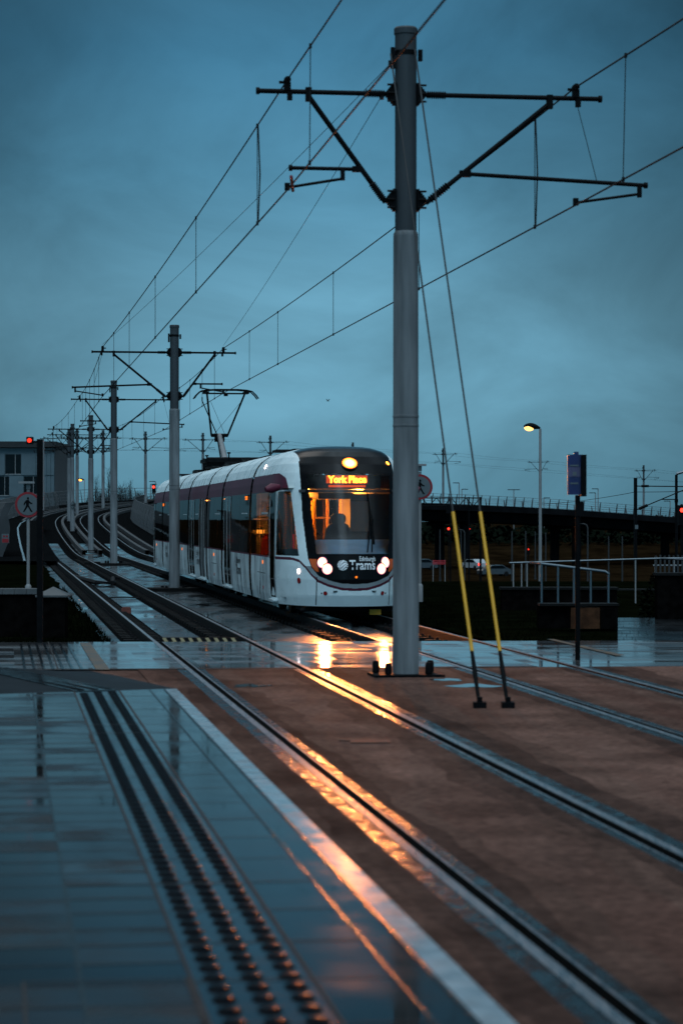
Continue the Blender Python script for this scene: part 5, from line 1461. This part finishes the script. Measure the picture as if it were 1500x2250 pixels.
# bare bushes and twiggy trees along the left skyline
def twigs(px, ptop, Y, zb, wd, n, label, name='bare_bush', cat='bush', upright=.3, r=.035):
    c = P(px, ptop, Y); H = c.z - zb; root = thing(name, label, cat, (c.x, Y, zb), 0, 'bare bushes on the left skyline' if name == 'bare_bush' else None)
    b = MB(); b.tube([(0, 0, 0), (0, 0, H * .35), (.05, 0, H * .6)], [r * 3, r * 2, r], 6); b.build('trunk', M_BARK, root)
    b = MB()
    for k in range(n):
        z0 = H * random.uniform(.05, .6); a = random.uniform(0, 6.28); L = H * random.uniform(.25, .5); x0 = random.uniform(-.35, .35) * wd
        d = Vector((math.cos(a) * (1 - upright), math.sin(a) * (1 - upright) * .5, random.uniform(.5, 1) * (upright + .7))).normalized()
        p = Vector((x0 * (1 if upright < .6 else .15), 0, z0)); q = p + d * L * .6; e = q + (d + Vector((random.uniform(-.4, .4), 0, random.uniform(-.1, .5)))).normalized() * L * .45
        q.x = max(-wd / 2, min(wd / 2, q.x)); e.x = max(-wd / 2, min(wd / 2, e.x)); e.z = min(e.z, H); q.z = min(q.z, H)
        b.tube([p, q, e], [r, r * .7, r * .3], 4, caps=False)
        for j in range(4):
            m_ = q.lerp(e, random.random()); b.tube([m_, m_ + Vector((random.uniform(-.6, .6), 0, random.uniform(.2, .9)))], [r * .5, r * .25], 3, caps=False)
    b.build('branches', M_BARK, root)
random.seed(5)
for px, pt, wd, lab in ((213, 1078, 2.6, 'bare bush left of the thin far masts, lowest of its row'), (238, 1068, 2.2, 'bare bush beside the thin mast on the bend'),
                        (268, 1056, 2.4, 'tallest bare bush with a leaning top, right of the wet slab masts'), (285, 1074, 2.6, 'bare bush under the fence line, just right of the tallest bush'),
                        (304, 1078, 2.2, 'bare bush left of the far mast that stands alone'), (324, 1082, 2.0, 'bare bush at the foot of the far mast near the tram rear')):
    twigs(px, pt, 330, 0.0, wd, 130, lab, r=.03)
twigs(240, 1028, 325, 0.0, .5, 26, 'tall slender bare tree rising between two masts on the left', 'bare_tree', 'tree', .95, .028)
twigs(211, 1046, 325, 0.0, .7, 26, 'slender bare tree right of the orange street lamp', 'bare_tree', 'tree', .95, .025)

# ------------------------------------------------------------------ pale building at the left
Y = 372; k = Y / F
def bx(px): return (px - 750) * k
zz = lambda py: HC - (py - HY) * k
root = thing('pale_building', 'pale panelled building with a chequer of dark windows at the far left', 'building', (bx(60), Y, -.6)); o0 = Vector((bx(60), Y, -.6))
def panel(b, x0, x1, y0, y1, d0=0.0, th=.3, mi=0):
    a, c_ = bx(x0) - o0.x, bx(x1) - o0.x; zt, zb_ = zz(y0) - o0.z, zz(y1) - o0.z
    b.box(((a + c_) / 2, d0 + th / 2, (zt + zb_) / 2), (c_ - a, th, zt - zb_), mi)
b = MB(); panel(b, -160, 121, 984, 1175, .35, 9); b.build('wall', M_PANEL, root)
b = MB(); panel(b, -165, 124, 970, 983, -.6, 11); b.build('roof', M_ROOFDK, root)
rows_ = [(998, 1043), (1047, 1090), (1094, 1138)]
wins = [(0, (-60, -28)), (0, (12, 46)), (0, (79, 83)), (0, (98, 102)), (1, (-52, -20)), (1, (-6, 20)), (1, (53, 85)), (2, (12, 52)), (2, (-60, -25))]
for r_, (x0, x1) in wins:
    y0, y1 = rows_[r_]; b = MB(); panel(b, x0, x1, y0, y1, .30, .1); o = b.build('window', M_WINDK, root)
    if x1 - x0 > 10:
        b = MB(); panel(b, x0 + (x1 - x0) * .62, x0 + (x1 - x0) * .66, y0, y1, .24, .05); panel(b, x0, x1, y1 - 2, y1, .2, .1); b.build('window_frame', M_GALV, o)
for r_, xs_ in enumerate(((-90, -28, -10, 11, 47, 78, 103, 112, 120), (-90, -20, 20.5, 52, 86, 103, 112, 120), (-90, -24, 11, 53, 88, 103, 112, 120))):
    y0, y1 = rows_[r_]
    for x0, x1 in zip(xs_, xs_[1:]):
        if any(q == r_ and a < (x0 + x1) / 2 < c_ for q, (a, c_) in wins): continue
        b = MB(); panel(b, x0 + .3, x1 - .3, y0 - 1, y1 + 1, .10, .24); b.build('cladding_panel', M_PANEL, root)
b = MB(); panel(b, 121, 149, 985, 1175, .0, 8); b.build('stair_tower', M_TOWER, root); b = MB(); panel(b, 120, 150, 981, 985, -.1, 8.3); panel(b, 134, 146, 975, 981, 1, 3); b.build('tower_parapet', M_ROOFDK, root)

# ------------------------------------------------------------------ small things on the track
b = MB(); b.box((0, 0, .05), (.20, .16, .13)); b.box((0, 0, .125), (.16, .12, .02)); c = P(278, 1328, 53); o = b.build('track_block', M_BRICKRED, loc=(c.x, c.y, -.17)); tag(o, 'small reddish block lying on the wet slab between the left rails', 'block')
b = MB(); i = idx_y(62); A = [far(l, -.15 + h, i + int(o_)) for l, h, o_ in ((-1.75 - .45, 0, 0), (-1.9, .02, 0), (-1.7, .02, 0), (-1.75 + .45, 0, 0))]
b.tube([p for p in A], .02, 6); o = b.build('track_cable', M_RUBBER); tag(o, 'thin black cable lying across the slab between the left rails', 'cable')
b = MB(); i = idx_y(75)
b.tube([far(l, -.10 + h, i + q) for l, h, q in ((-1.75 - .75, .02, 4), (-1.75 - .4, .02, 1), (-1.75 - .2, 0, 0), (-1.75 + .3, 0, 0), (-1.75 + .5, .03, 2), (-1.75 + .8, .03, 2))], .075, 6); o = b.build('cable_hose', M_RUBBER); tag(o, 'thick black hose looping across the slab between the left rails, behind the third mast', 'hose')
# yellow and black striped edge board between the left rails
Y = 38.0; p0 = P(352, 1406, Y); p1 = P(521, 1405, Y); L = (p1 - p0).length
root = thing('hazard_board', 'black edge board with slanting yellow stripes across the left track at the crossing', 'hazard board', (p0.x, Y, 0.0)); 
b = MB(); b.box((L / 2, .03, -.02), (L, .05, .12)); b.build('board', M_RUBBER, root)
b = MB(); n = 9
for q in range(n):
    x = L * (q + .25) / n; w_ = L / n * .42; dx_ = L / n * .40
    b.add([(x, .001, .036), (x + w_, .001, .036), (x + w_ + dx_, .001, -.05), (x + dx_, .001, -.05)], [(0, 3, 2, 1)])
b.build('yellow_stripes', mat('stripe_yellow', (.42, .32, .18), .5, 0, .4, .1, 6), root)
# drain recess
c = P(803, 1630, HC * F / (1630 - HY)); rz = .14
root = thing('drain_cover', 'small drain cover with a wet slot between the left rails', 'drain', (c.x, c.y, 0), 0)
b = MB(); b.box((-.02, .10, .006), (.42, .10, .008)); b.build('slot', M_JOINT, root)
b = MB(); b.box((.04, -.06, .006), (.34, .20, .008)); b.build('wet_plate', M_JOINT, root)
# puddles on the asphalt
for px, py, wx, wy, lab in ((1040, 1507, .55, .28, 'thin puddle between the nearest mast and the stay anchors'), (985, 1494, .35, .22, 'small puddle right of the nearest mast base plate'), (548, 1507, .40, .25, 'small puddle between the left rails near the crossing')):
    Yp = HC * F / (py - HY); c = P(px, py, Yp); b = MB(); n = 22
    ring = [(wx * .5 * (1 + .35 * math.sin(3 * a + px)) * math.cos(a), wy * (1 + .3 * math.sin(5 * a)) * math.sin(a), .0045) for a in [2 * math.pi * q / n for q in range(n)]]
    b.add(ring, [tuple(range(n))]); o = b.build('puddle', mat('puddle_water_%d' % px, (.05, .045, .045), .06, 0, .5, .1, 3), loc=c); tag(o, lab, 'puddle', kind='thing')
# diamond speed sign on the fifth mast
x, y, zb, s, a, sg = mast_at[4]; c = P(160, 1110, y - .25)
root = thing('speed_sign', 'small white diamond speed sign reading 45 fixed to a mast', 'sign', (c.x, y - .20, c.z))
M = Matrix.Rotation(math.radians(90), 4, 'X')
b = MB(); b.plate([(-.17, 0), (0, -.30), (.17, 0), (0, .30)], M, .012); b.build('sign_border', M_BLACK, root)
b = MB(); b.plate([(-.145, 0), (0, -.26), (.145, 0), (0, .26)], Matrix.Translation((0, -.008, 0)) @ M, .010); b.build('sign_face', M_SIGNWHITE, root)
put_text('sign_numerals', '45', .20, lambda u, v: Vector((-.105 + u, -.022, -.07 + v)), M_BLACK, root, .008, .21)
# bird
c = P(720, 881, 90); b = MB()
o_bird = .45; b.tube([(-.10, 0, 0), (-.04, 0, .01), (.03, 0, 0), (.10, 0, -.02)], [.008, .03, .03, .008], 8)
b.add([(0, 0, .02), (.05, 0, .01), (.16, .12, .14), (.10, .15, .16)], [(0, 1, 2, 3)]); b.add([(0, 0, .02), (.05, 0, .01), (-.10, -.12, .16), (-.14, -.10, .13)], [(0, 1, 2, 3)])
o = b.build('bird', M_BLACK, loc=c); o.scale = (.5, .5, .5); tag(o, 'tiny dark bird flying in the open sky left of the nearest mast', 'bird')
